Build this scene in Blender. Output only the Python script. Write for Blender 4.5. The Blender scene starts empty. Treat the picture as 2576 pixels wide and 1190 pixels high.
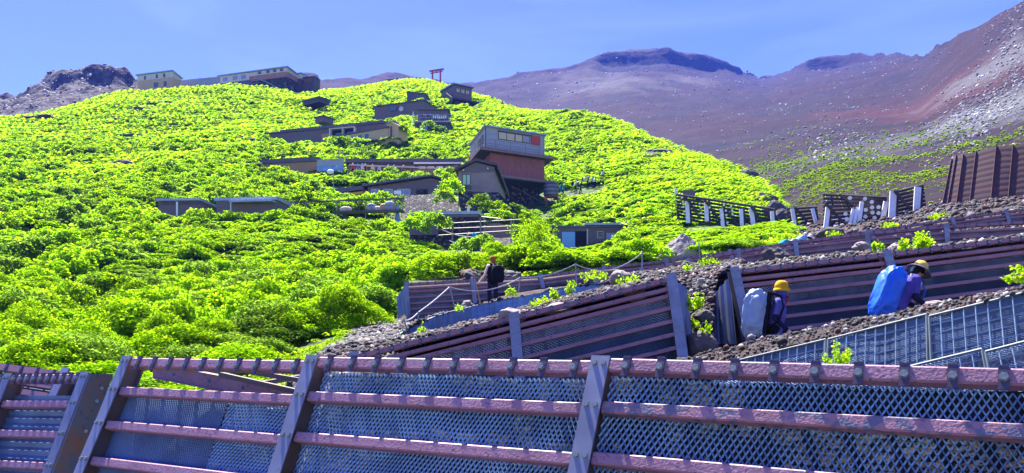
import bpy, bmesh, math, random
import numpy as np
from mathutils import Vector, Matrix, noise as mnoise

# ------------------------------------------------------------------ camera, world, sun, exposure
C = bpy.context.scene.collection
F, CX, VH, PW = 2022.0, 1288.0, 890.0, 2576.0          # focal length, centre and horizon in units of a 2576 wide picture
cam_d = bpy.data.cameras.new('camera'); cam = bpy.data.objects.new('camera', cam_d); C.objects.link(cam)
cam.location = (0, 0, 0); cam.rotation_euler = (math.radians(90), 0, 0)
cam_d.sensor_width = 36; cam_d.lens = 36*F/PW; cam_d.shift_y = (VH-595)/PW
cam_d.clip_start = .1; cam_d.clip_end = 9000
bpy.context.scene.camera = cam
SUN_EL, SUN_AZ = math.radians(60), math.radians(-20)    # azimuth from the view direction, negative = to the left
w = bpy.data.worlds.new('World'); bpy.context.scene.world = w; w.use_nodes = True
nt = w.node_tree; bg = nt.nodes['Background']
sky = nt.nodes.new('ShaderNodeTexSky'); sky.sky_type = 'NISHITA'; sky.sun_disc = False
sky.sun_elevation = SUN_EL; sky.sun_rotation = SUN_AZ; sky.altitude = 1500; sky.dust_density = 1.2; sky.ozone_density = 2.0
hs = nt.nodes.new('ShaderNodeHueSaturation'); hs.inputs['Saturation'].default_value = 1.36; hs.inputs['Hue'].default_value = .536
nt.links.new(sky.outputs[0], hs.inputs['Color']); # thin pale cloud veils in the sky
tcw = nt.nodes.new('ShaderNodeTexCoord'); mpw = nt.nodes.new('ShaderNodeMapping'); mpw.inputs['Scale'].default_value = (1.2, 1.2, 5); mpw.inputs['Rotation'].default_value = (0, .25, 0); nw = nt.nodes.new('ShaderNodeTexNoise'); nw.inputs['Scale'].default_value = 2.6; nw.inputs['Detail'].default_value = 6; nw.inputs['Distortion'].default_value = .6
nt.links.new(tcw.outputs['Generated'], mpw.inputs[0]); nt.links.new(mpw.outputs[0], nw.inputs['Vector']); mrw = nt.nodes.new('ShaderNodeMapRange'); mrw.inputs[1].default_value = .45; mrw.inputs[2].default_value = .8; mrw.inputs[4].default_value = .13; nt.links.new(nw.outputs[0], mrw.inputs[0])
mxw = nt.nodes.new('ShaderNodeMix'); mxw.data_type = 'RGBA'; mxw.inputs['B'].default_value = (4.2, 5.2, 7.4, 1); nt.links.new(mrw.outputs[0], mxw.inputs['Factor']); nt.links.new(hs.outputs[0], mxw.inputs['A']); nt.links.new(mxw.outputs['Result'], bg.inputs[0]); bg.inputs[1].default_value = .086
sd = bpy.data.lights.new('sun', 'SUN'); sd.energy = 5.0; sd.angle = math.radians(.5); sd.color = (1, .95, .86)
so = bpy.data.objects.new('sun', sd); C.objects.link(so)
sdir = Vector((math.sin(SUN_AZ)*math.cos(SUN_EL), math.cos(SUN_AZ)*math.cos(SUN_EL), math.sin(SUN_EL)))
so.rotation_euler = sdir.to_track_quat('Z', 'Y').to_euler(); so.location = sdir*50
vs = bpy.context.scene.view_settings; vs.view_transform = 'Standard'; vs.look = 'None'; vs.exposure = 1.95; vs.gamma = 1
bpy.context.scene.cycles.max_bounces = 6; bpy.context.scene.cycles.transparent_max_bounces = 8
bpy.context.scene.cycles.volume_bounces = 0

random.seed(7); rng = np.random.default_rng(11)
def D(u, v, d): return Vector(((u-CX)/F*d, d, (VH-v)/F*d))
def Q(x, y, d): return D(x*.644, y*.644, d)
def lvl(d1, v1, v2): return d1*(VH-v1)/(VH-v2)

# ------------------------------------------------------------------ materials
def mat(name, col, rough=.7, metal=0, var=None, vscale=4, vmix=(.35, .65), bump=0, bscale=30, spots=None, sscale=25, sthr=(.6, .66), stretch=(1, 1, 1)):
    m = bpy.data.materials.new(name); m.use_nodes = True; n = m.node_tree; b = n.nodes['Principled BSDF']
    b.inputs['Roughness'].default_value = rough; b.inputs['Metallic'].default_value = metal
    b.inputs['Base Color'].default_value = (*col, 1)
    if var is None and spots is None and not bump: return m
    tc = n.nodes.new('ShaderNodeTexCoord'); mp = n.nodes.new('ShaderNodeMapping'); mp.inputs['Scale'].default_value = stretch
    n.links.new(tc.outputs['Object'], mp.inputs[0]); last = None
    def mask(scale, lo, hi, det=5):
        t = n.nodes.new('ShaderNodeTexNoise'); t.inputs['Scale'].default_value = scale; t.inputs['Detail'].default_value = det
        n.links.new(mp.outputs[0], t.inputs['Vector']); r = n.nodes.new('ShaderNodeMapRange')
        r.inputs[1].default_value = lo; r.inputs[2].default_value = hi; n.links.new(t.outputs[0], r.inputs[0]); return r.outputs[0]
    def mix(fac, a, c):
        x = n.nodes.new('ShaderNodeMix'); x.data_type = 'RGBA'; n.links.new(fac, x.inputs['Factor'])
        if isinstance(a, tuple): x.inputs['A'].default_value = (*a, 1)
        else: n.links.new(a, x.inputs['A'])
        x.inputs['B'].default_value = (*c, 1); return x.outputs['Result']
    last = col
    if var: last = mix(mask(vscale, *vmix), last, var)
    if spots: last = mix(mask(sscale, *sthr), last, spots)
    if not isinstance(last, tuple): n.links.new(last, b.inputs['Base Color'])
    if bump:
        t = n.nodes.new('ShaderNodeTexNoise'); t.inputs['Scale'].default_value = bscale; n.links.new(mp.outputs[0], t.inputs['Vector'])
        bp = n.nodes.new('ShaderNodeBump'); bp.inputs['Strength'].default_value = bump; bp.inputs['Distance'].default_value = .03
        n.links.new(t.outputs[0], bp.inputs['Height']); n.links.new(bp.outputs[0], b.inputs['Normal'])
    return m
def island_mat(name, stops, rough=.85):
    m = bpy.data.materials.new(name); m.use_nodes = True; n = m.node_tree; b = n.nodes['Principled BSDF']; b.inputs['Roughness'].default_value = rough
    g = n.nodes.new('ShaderNodeNewGeometry'); r = n.nodes.new('ShaderNodeValToRGB'); r.color_ramp.interpolation = 'CONSTANT'
    e = r.color_ramp.elements
    while len(e) < len(stops): e.new(.5)
    for i, (p, c) in enumerate(stops): e[i].position = p; e[i].color = (*c, 1)
    n.links.new(g.outputs['Random Per Island'], r.inputs[0]); t = n.nodes.new('ShaderNodeTexNoise'); t.inputs['Scale'].default_value = 9
    tc = n.nodes.new('ShaderNodeTexCoord'); n.links.new(tc.outputs['Object'], t.inputs['Vector'])
    x = n.nodes.new('ShaderNodeMix'); x.data_type = 'RGBA'; x.blend_type = 'MULTIPLY'; x.inputs['Factor'].default_value = .5
    n.links.new(r.outputs[0], x.inputs['A']); n.links.new(t.outputs[0], x.inputs['B']); n.links.new(x.outputs['Result'], b.inputs['Base Color']); return m
def leaf_mat(name, cols, trans=.5, mixp=.60):
    m = bpy.data.materials.new(name); m.use_nodes = True; n = m.node_tree; n.nodes.remove(n.nodes['Principled BSDF']); out = n.nodes['Material Output']
    g = n.nodes.new('ShaderNodeNewGeometry'); r = n.nodes.new('ShaderNodeValToRGB'); e = r.color_ramp.elements
    while len(e) < len(cols): e.new(.5)
    for i, c in enumerate(cols): e[i].position = i/(len(cols)-1); e[i].color = (*c, 1)
    n.links.new(g.outputs['Random Per Island'], r.inputs[0])
    # broad colour patches over the plants
    tc = n.nodes.new('ShaderNodeTexCoord'); t = n.nodes.new('ShaderNodeTexNoise'); t.inputs['Scale'].default_value = .22; t.inputs['Detail'].default_value = 3
    n.links.new(g.outputs['Position'], t.inputs['Vector']); mr = n.nodes.new('ShaderNodeMapRange'); mr.inputs[1].default_value = .3; mr.inputs[2].default_value = .7
    mr.inputs[3].default_value = .7; mr.inputs[4].default_value = 1.3; n.links.new(t.outputs[0], mr.inputs[0])
    hsv = n.nodes.new('ShaderNodeHueSaturation'); n.links.new(r.outputs[0], hsv.inputs['Color']); n.links.new(mr.outputs[0], hsv.inputs['Value'])
    d = n.nodes.new('ShaderNodeBsdfDiffuse'); tr = n.nodes.new('ShaderNodeBsdfTranslucent'); mx = n.nodes.new('ShaderNodeMixShader'); mx.inputs[0].default_value = mixp
    hs2 = n.nodes.new('ShaderNodeHueSaturation'); hs2.inputs['Value'].default_value = 1.9; hs2.inputs['Hue'].default_value = .49; n.links.new(hsv.outputs[0], hs2.inputs['Color'])
    n.links.new(hsv.outputs[0], d.inputs[0]); n.links.new(hs2.outputs[0], tr.inputs[0]); n.links.new(d.outputs[0], mx.inputs[1]); n.links.new(tr.outputs[0], mx.inputs[2])
    n.links.new(mx.outputs[0], out.inputs['Surface']); return m

M = {}
M['rail'] = mat('rail_paint', (.42, .215, .265), .5, 0, var=(.34, .165, .20), vscale=3, spots=(.19, .11, .15), sscale=38, sthr=(.57, .64), bump=.15, bscale=60)
M['rail_far'] = mat('darker_rail_paint', (.33, .165, .185), .55, 0, var=(.26, .125, .14), vscale=2, spots=(.12, .07, .09), sscale=20, sthr=(.58, .66))  # darker rail colour for the barriers farther back
M['rail_worn'] = mat('rail_paint_worn', (.42, .21, .25), .5, 0, var=(.33, .155, .175), vscale=8, spots=(.16, .14, .19), sscale=14, sthr=(.5, .56), bump=.2, bscale=60)
M['post'] = mat('galvanised_post', (.30, .31, .36), .42, .35, var=(.22, .225, .26), vscale=3, spots=(.24, .15, .10), sscale=7, sthr=(.66, .78))
M['post_rust'] = mat('rusty_steel', (.10, .11, .10), .6, .2, var=(.20, .095, .035), vscale=5, vmix=(.42, .62), spots=(.06, .07, .07), sscale=16, stretch=(1.5, 1.5, .5))
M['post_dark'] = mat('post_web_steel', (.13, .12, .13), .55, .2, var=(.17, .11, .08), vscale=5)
M['clip'] = mat('clip_steel', (.11, .08, .11), .45, .3, var=(.07, .06, .085), vscale=20)
M['bolt'] = mat('bolt_steel', (.30, .35, .33), .4, .3, var=(.2, .24, .21), vscale=40)
M['mesh'] = mat('galvanised_mesh', (.20, .35, .62), .4, .35, var=(.12, .22, .41), vscale=2)  # blue of the reflected sky is put into the steel mesh colours
M['mesh_dense'] = mat('dense_mesh', (.115, .19, .36), .45, .3, var=(.08, .13, .26), vscale=2.5)
M['mesh_fine'] = mat('galvanised_mesh_fine', (.15, .23, .41), .45, .3, var=(.10, .155, .29), vscale=2.5)
M['sheet'] = mat('corrugated_steel', (.19, .22, .30), .4, .45, var=(.14, .16, .22), vscale=2)
M['sheet_dark'] = mat('dark_back_sheet', (.13, .16, .26), .5, .2, var=(.07, .09, .15), vscale=2)
M['wire'] = mat('panel_wire', (.25, .36, .46), .5, .1, var=(.18, .26, .35), vscale=4)
M['soil'] = mat('volcanic_soil', (.018, .013, .014), .95, 0, var=(.036, .019, .018), vscale=1.5, spots=(.09, .08, .083), sscale=6, sthr=(.62, .7), bump=.9, bscale=9)
M['fill'] = mat('gravel_fill', (.012, .010, .012), .95, 0, var=(.028, .017, .017), vscale=6, spots=(.006, .005, .006), sscale=14, sthr=(.5, .6), bump=1, bscale=16)
M['gravel'] = island_mat('gravel_stones', [(0, (.030, .022, .024)), (.28, (.075, .033, .030)), (.40, (.11, .038, .034)), (.50, (.022, .02, .024)), (.64, (.055, .05, .058)), (.77, (.12, .11, .12)), (.87, (.22, .21, .215)), (.945, (.42, .40, .39))])
M['scree'] = island_mat('scree_stones', [(0, (.05, .043, .043)), (.3, (.09, .078, .078)), (.55, (.15, .135, .13)), (.78, (.24, .22, .21)), (.93, (.42, .4, .38))])
M['boulders'] = island_mat('mountain_boulders', [(0, (.08, .07, .075)), (.25, (.2, .18, .18)), (.5, (.36, .34, .33)), (.75, (.6, .58, .56))])
M['rock_dark'] = mat('dark_lava_rock', (.05, .045, .05), .9, 0, var=(.1, .085, .08), vscale=3, spots=(.2, .18, .17), sscale=9, sthr=(.62, .68), bump=.8, bscale=8)
M['rock_light'] = mat('pale_rock', (.27, .23, .22), .9, 0, var=(.22, .18, .18), vscale=2, spots=(.12, .1, .11), sscale=6, sthr=(.6, .7), bump=.7, bscale=7)
M['leaf'] = leaf_mat('alder_leaves', [(.075, .19, .003), (.13, .28, .004), (.19, .35, .004), (.28, .40, .006)])
M['leaf_dull'] = leaf_mat('dull_green_leaves', [(.07, .16, .015), (.10, .21, .016), (.13, .25, .016), (.2, .28, .025)])
M['leaf_low'] = leaf_mat('ground_cover_leaves', [(.11, .25, .004), (.16, .32, .005), (.21, .36, .006), (.30, .38, .015)])
M['leaf_young'] = leaf_mat('young_plant_leaves', [(.15, .33, .005), (.21, .38, .006), (.32, .42, .012)])
M['tuft'] = leaf_mat('mountain_tufts', [(.09, .17, .01), (.15, .25, .012), (.2, .27, .02)])
M['bark'] = mat('bark', (.16, .10, .07), .9, 0, var=(.08, .05, .04), vscale=12)
M['trunk_red'] = mat('peeling_bark', (.30, .14, .07), .8, 0, var=(.14, .08, .05), vscale=14)

# ------------------------------------------------------------------ mesh builder and scene helpers
WL = {}
class MB:
    def __init__(s): s.v = []; s.f = []
    def add(s, vs, fs):
        n = len(s.v); s.v += [tuple(p) for p in vs]; s.f += [tuple(i+n for i in f) for f in fs]; return s
    def hexa(s, p):  # 8 points: 4 bottom ring, 4 top ring
        return s.add(p, [(3, 2, 1, 0), (4, 5, 6, 7), (0, 1, 5, 4), (1, 2, 6, 5), (2, 3, 7, 6), (3, 0, 4, 7)])
    def obox(s, c, ax, ay, az, hx, hy, hz):
        c = Vector(c); p = []
        for k in (-1, 1):
            for i, j in ((-1, -1), (1, -1), (1, 1), (-1, 1)): p.append(c+ax*hx*i+ay*hy*j+az*hz*k)
        return s.hexa(p)
    def box(s, a, b):
        (x0, y0, z0), (x1, y1, z1) = a, b
        return s.hexa([(x0, y0, z0), (x1, y0, z0), (x1, y1, z0), (x0, y1, z0), (x0, y0, z1), (x1, y0, z1), (x1, y1, z1), (x0, y1, z1)])
    def beam(s, p, q, w_, h_, up=(0, 0, 1), bev=0):
        p, q = Vector(p), Vector(q); d = (q-p); L = d.length; d = d/L; up = Vector(up); side = d.cross(up).normalized(); up = side.cross(d)
        if not bev: return s.obox((p+q)/2, side, d, up, w_/2, L/2, h_/2)
        b = bev; ring = [(-w_/2+b, -h_/2), (w_/2-b, -h_/2), (w_/2, -h_/2+b), (w_/2, h_/2-b), (w_/2-b, h_/2), (-w_/2+b, h_/2), (-w_/2, h_/2-b), (-w_/2, -h_/2+b)]
        vs = [o+side*x+up*y for o in (p, q) for x, y in ring]
        return s.add(vs, [(i, (i+1) % 8, 8+(i+1) % 8, 8+i) for i in range(8)]+[tuple(range(7, -1, -1)), tuple(range(8, 16))])
    def tube(s, p, q, r, r2=None, n=6, cap=True):
        p, q = Vector(p), Vector(q); r2 = r if r2 is None else r2; d = (q-p).normalized(); a = d.orthogonal().normalized(); b = d.cross(a)
        vs = [o+(a*math.cos(2*math.pi*i/n)+b*math.sin(2*math.pi*i/n))*rr for o, rr in ((p, r), (q, r2)) for i in range(n)]
        fs = [(i, (i+1) % n, n+(i+1) % n, n+i) for i in range(n)]
        if cap: fs += [tuple(range(n-1, -1, -1)), tuple(range(n, 2*n))]
        return s.add(vs, fs)
    def path(s, pts, r, n=6):
        pts = [Vector(p) for p in pts]
        vs = []
        for i, p in enumerate(pts):
            d = (pts[min(i+1, len(pts)-1)]-pts[max(i-1, 0)]).normalized(); a = d.cross(Vector((0, 0, 1)))
            a = a.normalized() if a.length > .01 else Vector((1, 0, 0)); b = d.cross(a)
            vs += [p+(a*math.cos(2*math.pi*k/n)+b*math.sin(2*math.pi*k/n))*r for k in range(n)]
        fs = [(i*n+k, i*n+(k+1) % n, (i+1)*n+(k+1) % n, (i+1)*n+k) for i in range(len(pts)-1) for k in range(n)]
        return s.add(vs, fs+[tuple(range(n-1, -1, -1)), tuple(range((len(pts)-1)*n, len(pts)*n))])
    def sphere(s, c, r, seg=10, rings=7, rot=None):
        rx, ry, rz = r if isinstance(r, (tuple, list)) else (r, r, r); c = Vector(c); vs = []
        for j in range(1, rings):
            a = math.pi*j/rings
            for i in range(seg): vs.append(Vector((rx*math.sin(a)*math.cos(2*math.pi*i/seg), ry*math.sin(a)*math.sin(2*math.pi*i/seg), rz*math.cos(a))))
        vs += [Vector((0, 0, rz)), Vector((0, 0, -rz))]
        if rot is not None: vs = [rot @ x for x in vs]
        fs = [(j*seg+i, (j+1)*seg+i, (j+1)*seg+(i+1) % seg, j*seg+(i+1) % seg) for j in range(rings-2) for i in range(seg)]
        t, b = len(vs)-2, len(vs)-1; fs += [(t, i, (i+1) % seg) for i in range(seg)]+[(b, (rings-2)*seg+(i+1) % seg, (rings-2)*seg+i) for i in range(seg)]
        return s.add([c+x for x in vs], fs)
    def lathe(s, prof, c, rot=None, n=16):
        c = Vector(c); vs = []
        for r, z in prof:
            for i in range(n): vs.append(Vector((r*math.cos(2*math.pi*i/n), r*math.sin(2*math.pi*i/n), z)))
        if rot is not None: vs = [rot @ x for x in vs]
        return s.add([c+x for x in vs], [(j*n+i, j*n+(i+1) % n, (j+1)*n+(i+1) % n, (j+1)*n+i) for j in range(len(prof)-1) for i in range(n)])
    def prism(s, poly, off):   # poly of 3D points in order, thickened by vector off
        n = len(poly); off = Vector(off); vs = [Vector(p) for p in poly]+[Vector(p)+off for p in poly]
        return s.add(vs, [tuple(range(n-1, -1, -1)), tuple(range(n, 2*n))]+[(i, (i+1) % n, n+(i+1) % n, n+i) for i in range(n)])
    def capsule(s, p, q, r, r2=None):
        r2 = r if r2 is None else r2; s.tube(p, q, r, r2, 10); s.sphere(p, r, 10, 6); return s.sphere(q, r2, 10, 6)
    def build(s, name, m, parent=None, smooth=False, loc=None):
        if parent is not None: o0 = WL[parent.name]
        elif loc is not None: o0 = Vector(loc)
        else:
            a = np.array(s.v); o0 = Vector(((a[:, 0].min()+a[:, 0].max())/2, (a[:, 1].min()+a[:, 1].max())/2, a[:, 2].min()))
        me = bpy.data.meshes.new(name); me.from_pydata([(p[0]-o0.x, p[1]-o0.y, p[2]-o0.z) for p in s.v], [], s.f)
        for x in (m if isinstance(m, (list, tuple)) else [m]): me.materials.append(x)
        if smooth: me.polygons.foreach_set('use_smooth', [True]*len(me.polygons))
        bm = bmesh.new(); bm.from_mesh(me); bmesh.ops.recalc_face_normals(bm, faces=bm.faces); bm.to_mesh(me); bm.free()
        o = bpy.data.objects.new(name, me); C.objects.link(o)
        if parent is not None: o.parent = parent
        else: o.location = o0
        WL[o.name] = o0.copy(); return o
def np_obj(name, V, Fq, m, loc=(0, 0, 0), smooth=False):
    me = bpy.data.meshes.new(name); nf, k = Fq.shape
    me.vertices.add(len(V)); me.vertices.foreach_set('co', np.ascontiguousarray(V, dtype=np.float32).ravel())
    me.loops.add(nf*k); me.loops.foreach_set('vertex_index', np.ascontiguousarray(Fq, dtype=np.int32).ravel())
    me.polygons.add(nf); me.polygons.foreach_set('loop_start', np.arange(0, nf*k, k, dtype=np.int32)); me.polygons.foreach_set('loop_total', np.full(nf, k, dtype=np.int32))
    if smooth: me.polygons.foreach_set('use_smooth', np.ones(nf, dtype=bool))
    me.update(); me.validate(); me.materials.append(m); o = bpy.data.objects.new(name, me); C.objects.link(o); o.location = loc; WL[o.name] = Vector(loc); return o
def tag(o, label=None, cat=None, group=None, kind=None):
    if label: o['label'] = label
    if cat: o['category'] = cat
    if group: o['group'] = group
    if kind: o['kind'] = kind
    return o
def thing(name, label, cat, loc, group=None):
    o = bpy.data.objects.new(name, None); C.objects.link(o); o.location = loc; o.empty_display_size = .2; WL[o.name] = Vector(loc); return tag(o, label, cat, group)
def cp(o, parent, delta):      # copy of a part, moved by a world offset, with its own sub-parts
    c = o.copy(); C.objects.link(c); c.parent = parent; WL[c.name] = WL[o.name].copy()
    c.location = o.location + (Vector(delta) if delta is not None else Vector())
    for ch in list(o.children):
        g = ch.copy(); C.objects.link(g); g.parent = c; WL[g.name] = WL[ch.name].copy()
    return c
def replicate(bv, bf, mats, pos):      # k copies of a base mesh: (k,3,3) matrices, (k,3) positions
    k, n = len(pos), len(bv); V = np.einsum('kij,nj->kni', mats, bv)+pos[:, None, :]
    return V.reshape(-1, 3), (bf[None]+(np.arange(k)*n)[:, None, None]).reshape(-1, bf.shape[1])
def fbm(x, y, z=0, o=4): return mnoise.fractal(Vector((x, y, z)), 1.0, 2.0, o, noise_basis='PERLIN_ORIGINAL')

# ------------------------------------------------------------------ lofted terrain sheets
def pchip(x, Y, xq):
    x = np.asarray(x, float); Y = np.asarray(Y, float); h = np.diff(x)[:, None]; dl = np.diff(Y, axis=0)/h
    m = np.zeros_like(Y); m[0] = dl[0]; m[-1] = dl[-1]
    a, b = dl[:-1], dl[1:]; ok = a*b > 0; m[1:-1] = np.where(ok, 2*a*b/np.where(ok, a+b, 1), 0)
    i = np.clip(np.searchsorted(x, xq)-1, 0, len(x)-2); hh = (x[i+1]-x[i])[:, None]; t = ((xq-x[i])[:, None])/hh
    return ((1+2*t)*(1-t)**2)*Y[i]+t*(1-t)**2*hh*m[i]+t*t*(3-2*t)*Y[i+1]+t*t*(t-1)*hh*m[i+1]
def loft(cols, uq, sub, hb=True):
    us = sorted(cols); K = len(cols[us[0]])
    d = np.array([[math.log(p[0]) for p in cols[u]] for u in us]); v = np.array([[p[1]+(p[2]*F/p[0] if len(p) > 2 else 0) for p in cols[u]] for u in us])
    d = pchip(us, d, uq); v = pchip(us, v, uq); z = (VH-v)/F*np.exp(d)
    tq = np.linspace(0, K-1, (K-1)*sub+1); dd = pchip(np.arange(K), d.T, tq).T; zz = pchip(np.arange(K), z.T, tq).T
    dist = np.exp(dd); return (uq[:, None]-CX)/F*dist, dist, zz      # x, y, z arrays (nu, nt)
def grid_faces(a, b):
    i, j = np.meshgrid(np.arange(a-1), np.arange(b-1), indexing='ij'); q = i*b+j
    return np.stack([q, q+b, q+b+1, q+1], -1).reshape(-1, 4)

# ------------------------------------------------------------------ the near hillside
A4 = [(1.5, 3450), (8, 1295), (13, 1000), (18, 890)]
def lcol(sv, sd_): return [(1.5, 3450), (8, 1295), (13, 930, 1.2), (18, 858, 1.2), (25, 800, 1.2), (33, 735, 1.2), (45, 655, 1.2), (60, 565, 1.1), (80, 485, 1), (105, 410, .9), (140, 345, .7), (sd_, sv, .5), (sd_*1.6, sv+90)]
TC = {-1400: [(d, v+(60 if i > 8 else 0), *r) for i, (d, v, *r) in enumerate(lcol(360, 175))], -500: lcol(320, 180), 0: lcol(302, 185), 120: lcol(286, 190), 300: lcol(237, 205), 450: lcol(222, 212),
 600: [(1.5, 3450), (8, 1295), (13, 925, .9), (18, 872, 1), (25, 800, 1.2), (33, 728, 1.2), (45, 655, 1.2), (55, 600, 1.1), (68, 535, 1), (100, 430, .8), (150, 320, .7), (215, 214, .5), (340, 300)],
 800: [(1.5, 3450), (8, 1295), (12.6, 960), (18, 880, .2), (27, 775, .9), (33, 730, 1), (45, 655, 1.2), (58, 588, 1.1), (70, 535, 1), (104, 425, .8), (150, 325, .7), (222, 232, .4), (350, 320)],
 1000: [(1.5, 3450), (8, 1295), (12.6, 948), (18, 866), (24, 825), (32, 752, .6), (45, 655, 1), (64, 590, .9), (75, 535, .8), (105, 437, .7), (150, 315, .7), (235, 209, .3), (360, 300)],
 1030: A4+[(27.2, 822), (30, 720), (45, 655, 1), (60, 600, .9), (75, 535, .8), (105, 437, .7), (150, 312, .7), (237, 206, .3), (360, 300)],
 1200: A4+[(27.2, 775), (30.2, 711), (45, 652, .6), (62, 622, .2), (78, 505, .4), (105, 430, .6), (150, 322, .7), (210, 245, .4), (330, 330)],
 1300: A4+[(27.6, 745), (30.6, 707), (45, 660, .6), (60, 626, .3), (75, 577, .3), (98, 528, .2), (140, 370, .7), (195, 278, .5), (300, 370)],
 1400: A4+[(27.8, 735), (31, 694), (42, 665, .8), (58, 645, .4), (75, 628, .2), (100, 512, .4), (140, 385, .6), (187, 284, .5), (290, 370)],
 1500: A4+[(28.2, 722), (31.4, 682), (42, 655, .6), (58, 640, .3), (75, 608, .2), (98, 512, .4), (130, 400, .5), (172, 301, .4), (270, 390)],
 1640: A4+[(29, 710), (32, 668), (40, 648, .4), (48, 632, .3), (62, 592, .3), (82, 515, .3), (115, 415, .4), (150, 357, .3), (240, 440)],
 1760: A4+[(29.5, 695), (32.2, 652), (40, 634, .4), (50, 612, .3), (63, 572, .3), (80, 505, .3), (105, 430, .4), (132, 397, .3), (210, 480)],
 1870: A4+[(30, 675), (32.6, 636), (40, 616, .4), (48, 598, .3), (58, 573, .3), (72, 528, .3), (92, 478, .3), (112, 449, .3), (180, 540)],
 1925: A4+[(30.3, 662), (32.8, 664), (40, 608, .4), (48, 590, .3), (55, 573, .3), (64, 552, .3), (80, 522, .3), (98, 491, .3), (160, 580)],
 1985: A4+[(30.6, 662), (33, 660), (38, 616), (44, 606), (50, 594), (57, 581), (62, 571), (72, 569), (115, 640)],
 2100: A4+[(30.8, 640), (33, 620), (37, 624), (42, 622), (47, 612), (52, 594), (55.6, 569), (60, 566), (95, 650)],
 2240: A4+[(31, 612), (33.3, 600), (37, 600), (41, 596), (45, 588), (50, 570), (54, 549), (58, 547), (95, 640)],
 2400: A4+[(31, 600), (33.6, 556), (36, 545), (39, 536), (42, 528), (45, 521), (48, 515), (52, 507), (85, 590)],
 2576: A4+[(31, 575), (33.9, 531), (36, 522), (38, 515), (40, 509), (43, 503), (46, 499), (50, 494), (85, 570)],
 3300: A4+[(31, 480), (33.9, 420), (36, 410), (38, 402), (40, 396), (43, 390), (46, 385), (50, 380), (85, 450)]}
uT = np.arange(-1400, 3301, 11.0); TX, TY, TZ = loft(TC, uT, 14)
def smooth(a, lo, hi): t = np.clip((a-lo)/(hi-lo), 0, 1); return t*t*(3-2*t)
UU = np.broadcast_to(uT[:, None], TX.shape)
veg = smooth(TY, 10, 13)*(1-smooth(UU, 1950, 2000)*(1-0*TY))
veg *= 1-smooth(UU, 730+(TY-14)*14, 790+(TY-14)*14)*(1-smooth(TY, 30.5+UU*0, 32+UU*0))*(TY < 32)
for (u0, u1, d0, d1) in ((1150, 1300, 31, 55), (1400, 1560, 104, 109), (870, 1100, 76, 80), (1000, 1240, 95, 104)):
    veg *= 1-.85*smooth(UU, u0-15, u0+15)*(1-smooth(UU, u1-15, u1+15))*smooth(TY, d0-1, d0+1)*(1-smooth(TY, d1-1, d1+1))
nz = np.array([fbm(x*.22, y*.22, 3, 4) for x, y in zip(TX.ravel(), TY.ravel())]).reshape(TX.shape)
nz2 = np.array([fbm(x*.05, y*.05, 9, 3) for x, y in zip(TX.ravel(), TY.ravel())]).reshape(TX.shape)
TZ = TZ + (.16*nz)*smooth(TY, 10, 20)*(1-.6*smooth(TY, 26, 29)*(1-smooth(TY, 32, 38))*(UU > 1000)) + nz2*np.clip((TY-45)/90, 0, 1)*1.1*(UU < 1900)*(1-.75*smooth(TY, 180, 215))
hill = np_obj('hillside', np.stack([TX, TY, TZ], -1).reshape(-1, 3), grid_faces(*TX.shape), M['soil'], smooth=True); hill['kind'] = 'structure'
at = hill.data.attributes.new('veg', 'FLOAT', 'POINT'); at.data.foreach_set('value', veg.ravel().astype(np.float32))
def hill_mat():
    m = bpy.data.materials.new('hillside_ground'); m.use_nodes = True; n = m.node_tree; b = n.nodes['Principled BSDF']; b.inputs['Roughness'].default_value = .95
    a = n.nodes.new('ShaderNodeAttribute'); a.attribute_name = 'veg'; g = n.nodes.new('ShaderNodeNewGeometry')
    def noise(s, det=5):
        t = n.nodes.new('ShaderNodeTexNoise'); t.inputs['Scale'].default_value = s; t.inputs['Detail'].default_value = det; n.links.new(g.outputs['Position'], t.inputs['Vector']); return t.outputs[0]
    def ramp(src, st):
        r = n.nodes.new('ShaderNodeValToRGB'); e = r.color_ramp.elements
        while len(e) < len(st): e.new(.5)
        for i, (p, c) in enumerate(st): e[i].position = p; e[i].color = (*c, 1)
        n.links.new(src, r.inputs[0]); return r.outputs[0]
    soil = ramp(noise(2.2, 8), [(.3, (.02, .014, .014)), (.5, (.042, .024, .023)), (.62, (.055, .04, .038)), (.72, (.13, .12, .12))])
    grn = ramp(noise(1.1, 6), [(.32, (.022, .022, .018)), (.42, (.03, .06, .006)), (.55, (.06, .13, .006)), (.7, (.10, .18, .007))])
    x = n.nodes.new('ShaderNodeMix'); x.data_type = 'RGBA'; n.links.new(a.outputs['Fac'], x.inputs['Factor']); n.links.new(soil, x.inputs['A']); n.links.new(grn, x.inputs['B'])
    n.links.new(x.outputs['Result'], b.inputs['Base Color']); bp = n.nodes.new('ShaderNodeBump'); bp.inputs['Strength'].default_value = 1; bp.inputs['Distance'].default_value = .15
    n.links.new(noise(4, 8), bp.inputs['Height']); n.links.new(bp.outputs[0], b.inputs['Normal']); return m
hill.data.materials.clear(); hill.data.materials.append(hill_mat())
def ground(u, d):      # height of the hillside at picture column u and distance d
    i = min(max((u-uT[0])/11, 0), len(uT)-1.001); a = int(i); f = i-a
    return float(np.interp(d, TY[a], TZ[a])*(1-f)+np.interp(d, TY[a+1], TZ[a+1])*f)
def G(u, d): return Vector(((u-CX)/F*d, d, ground(u, d)))

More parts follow.
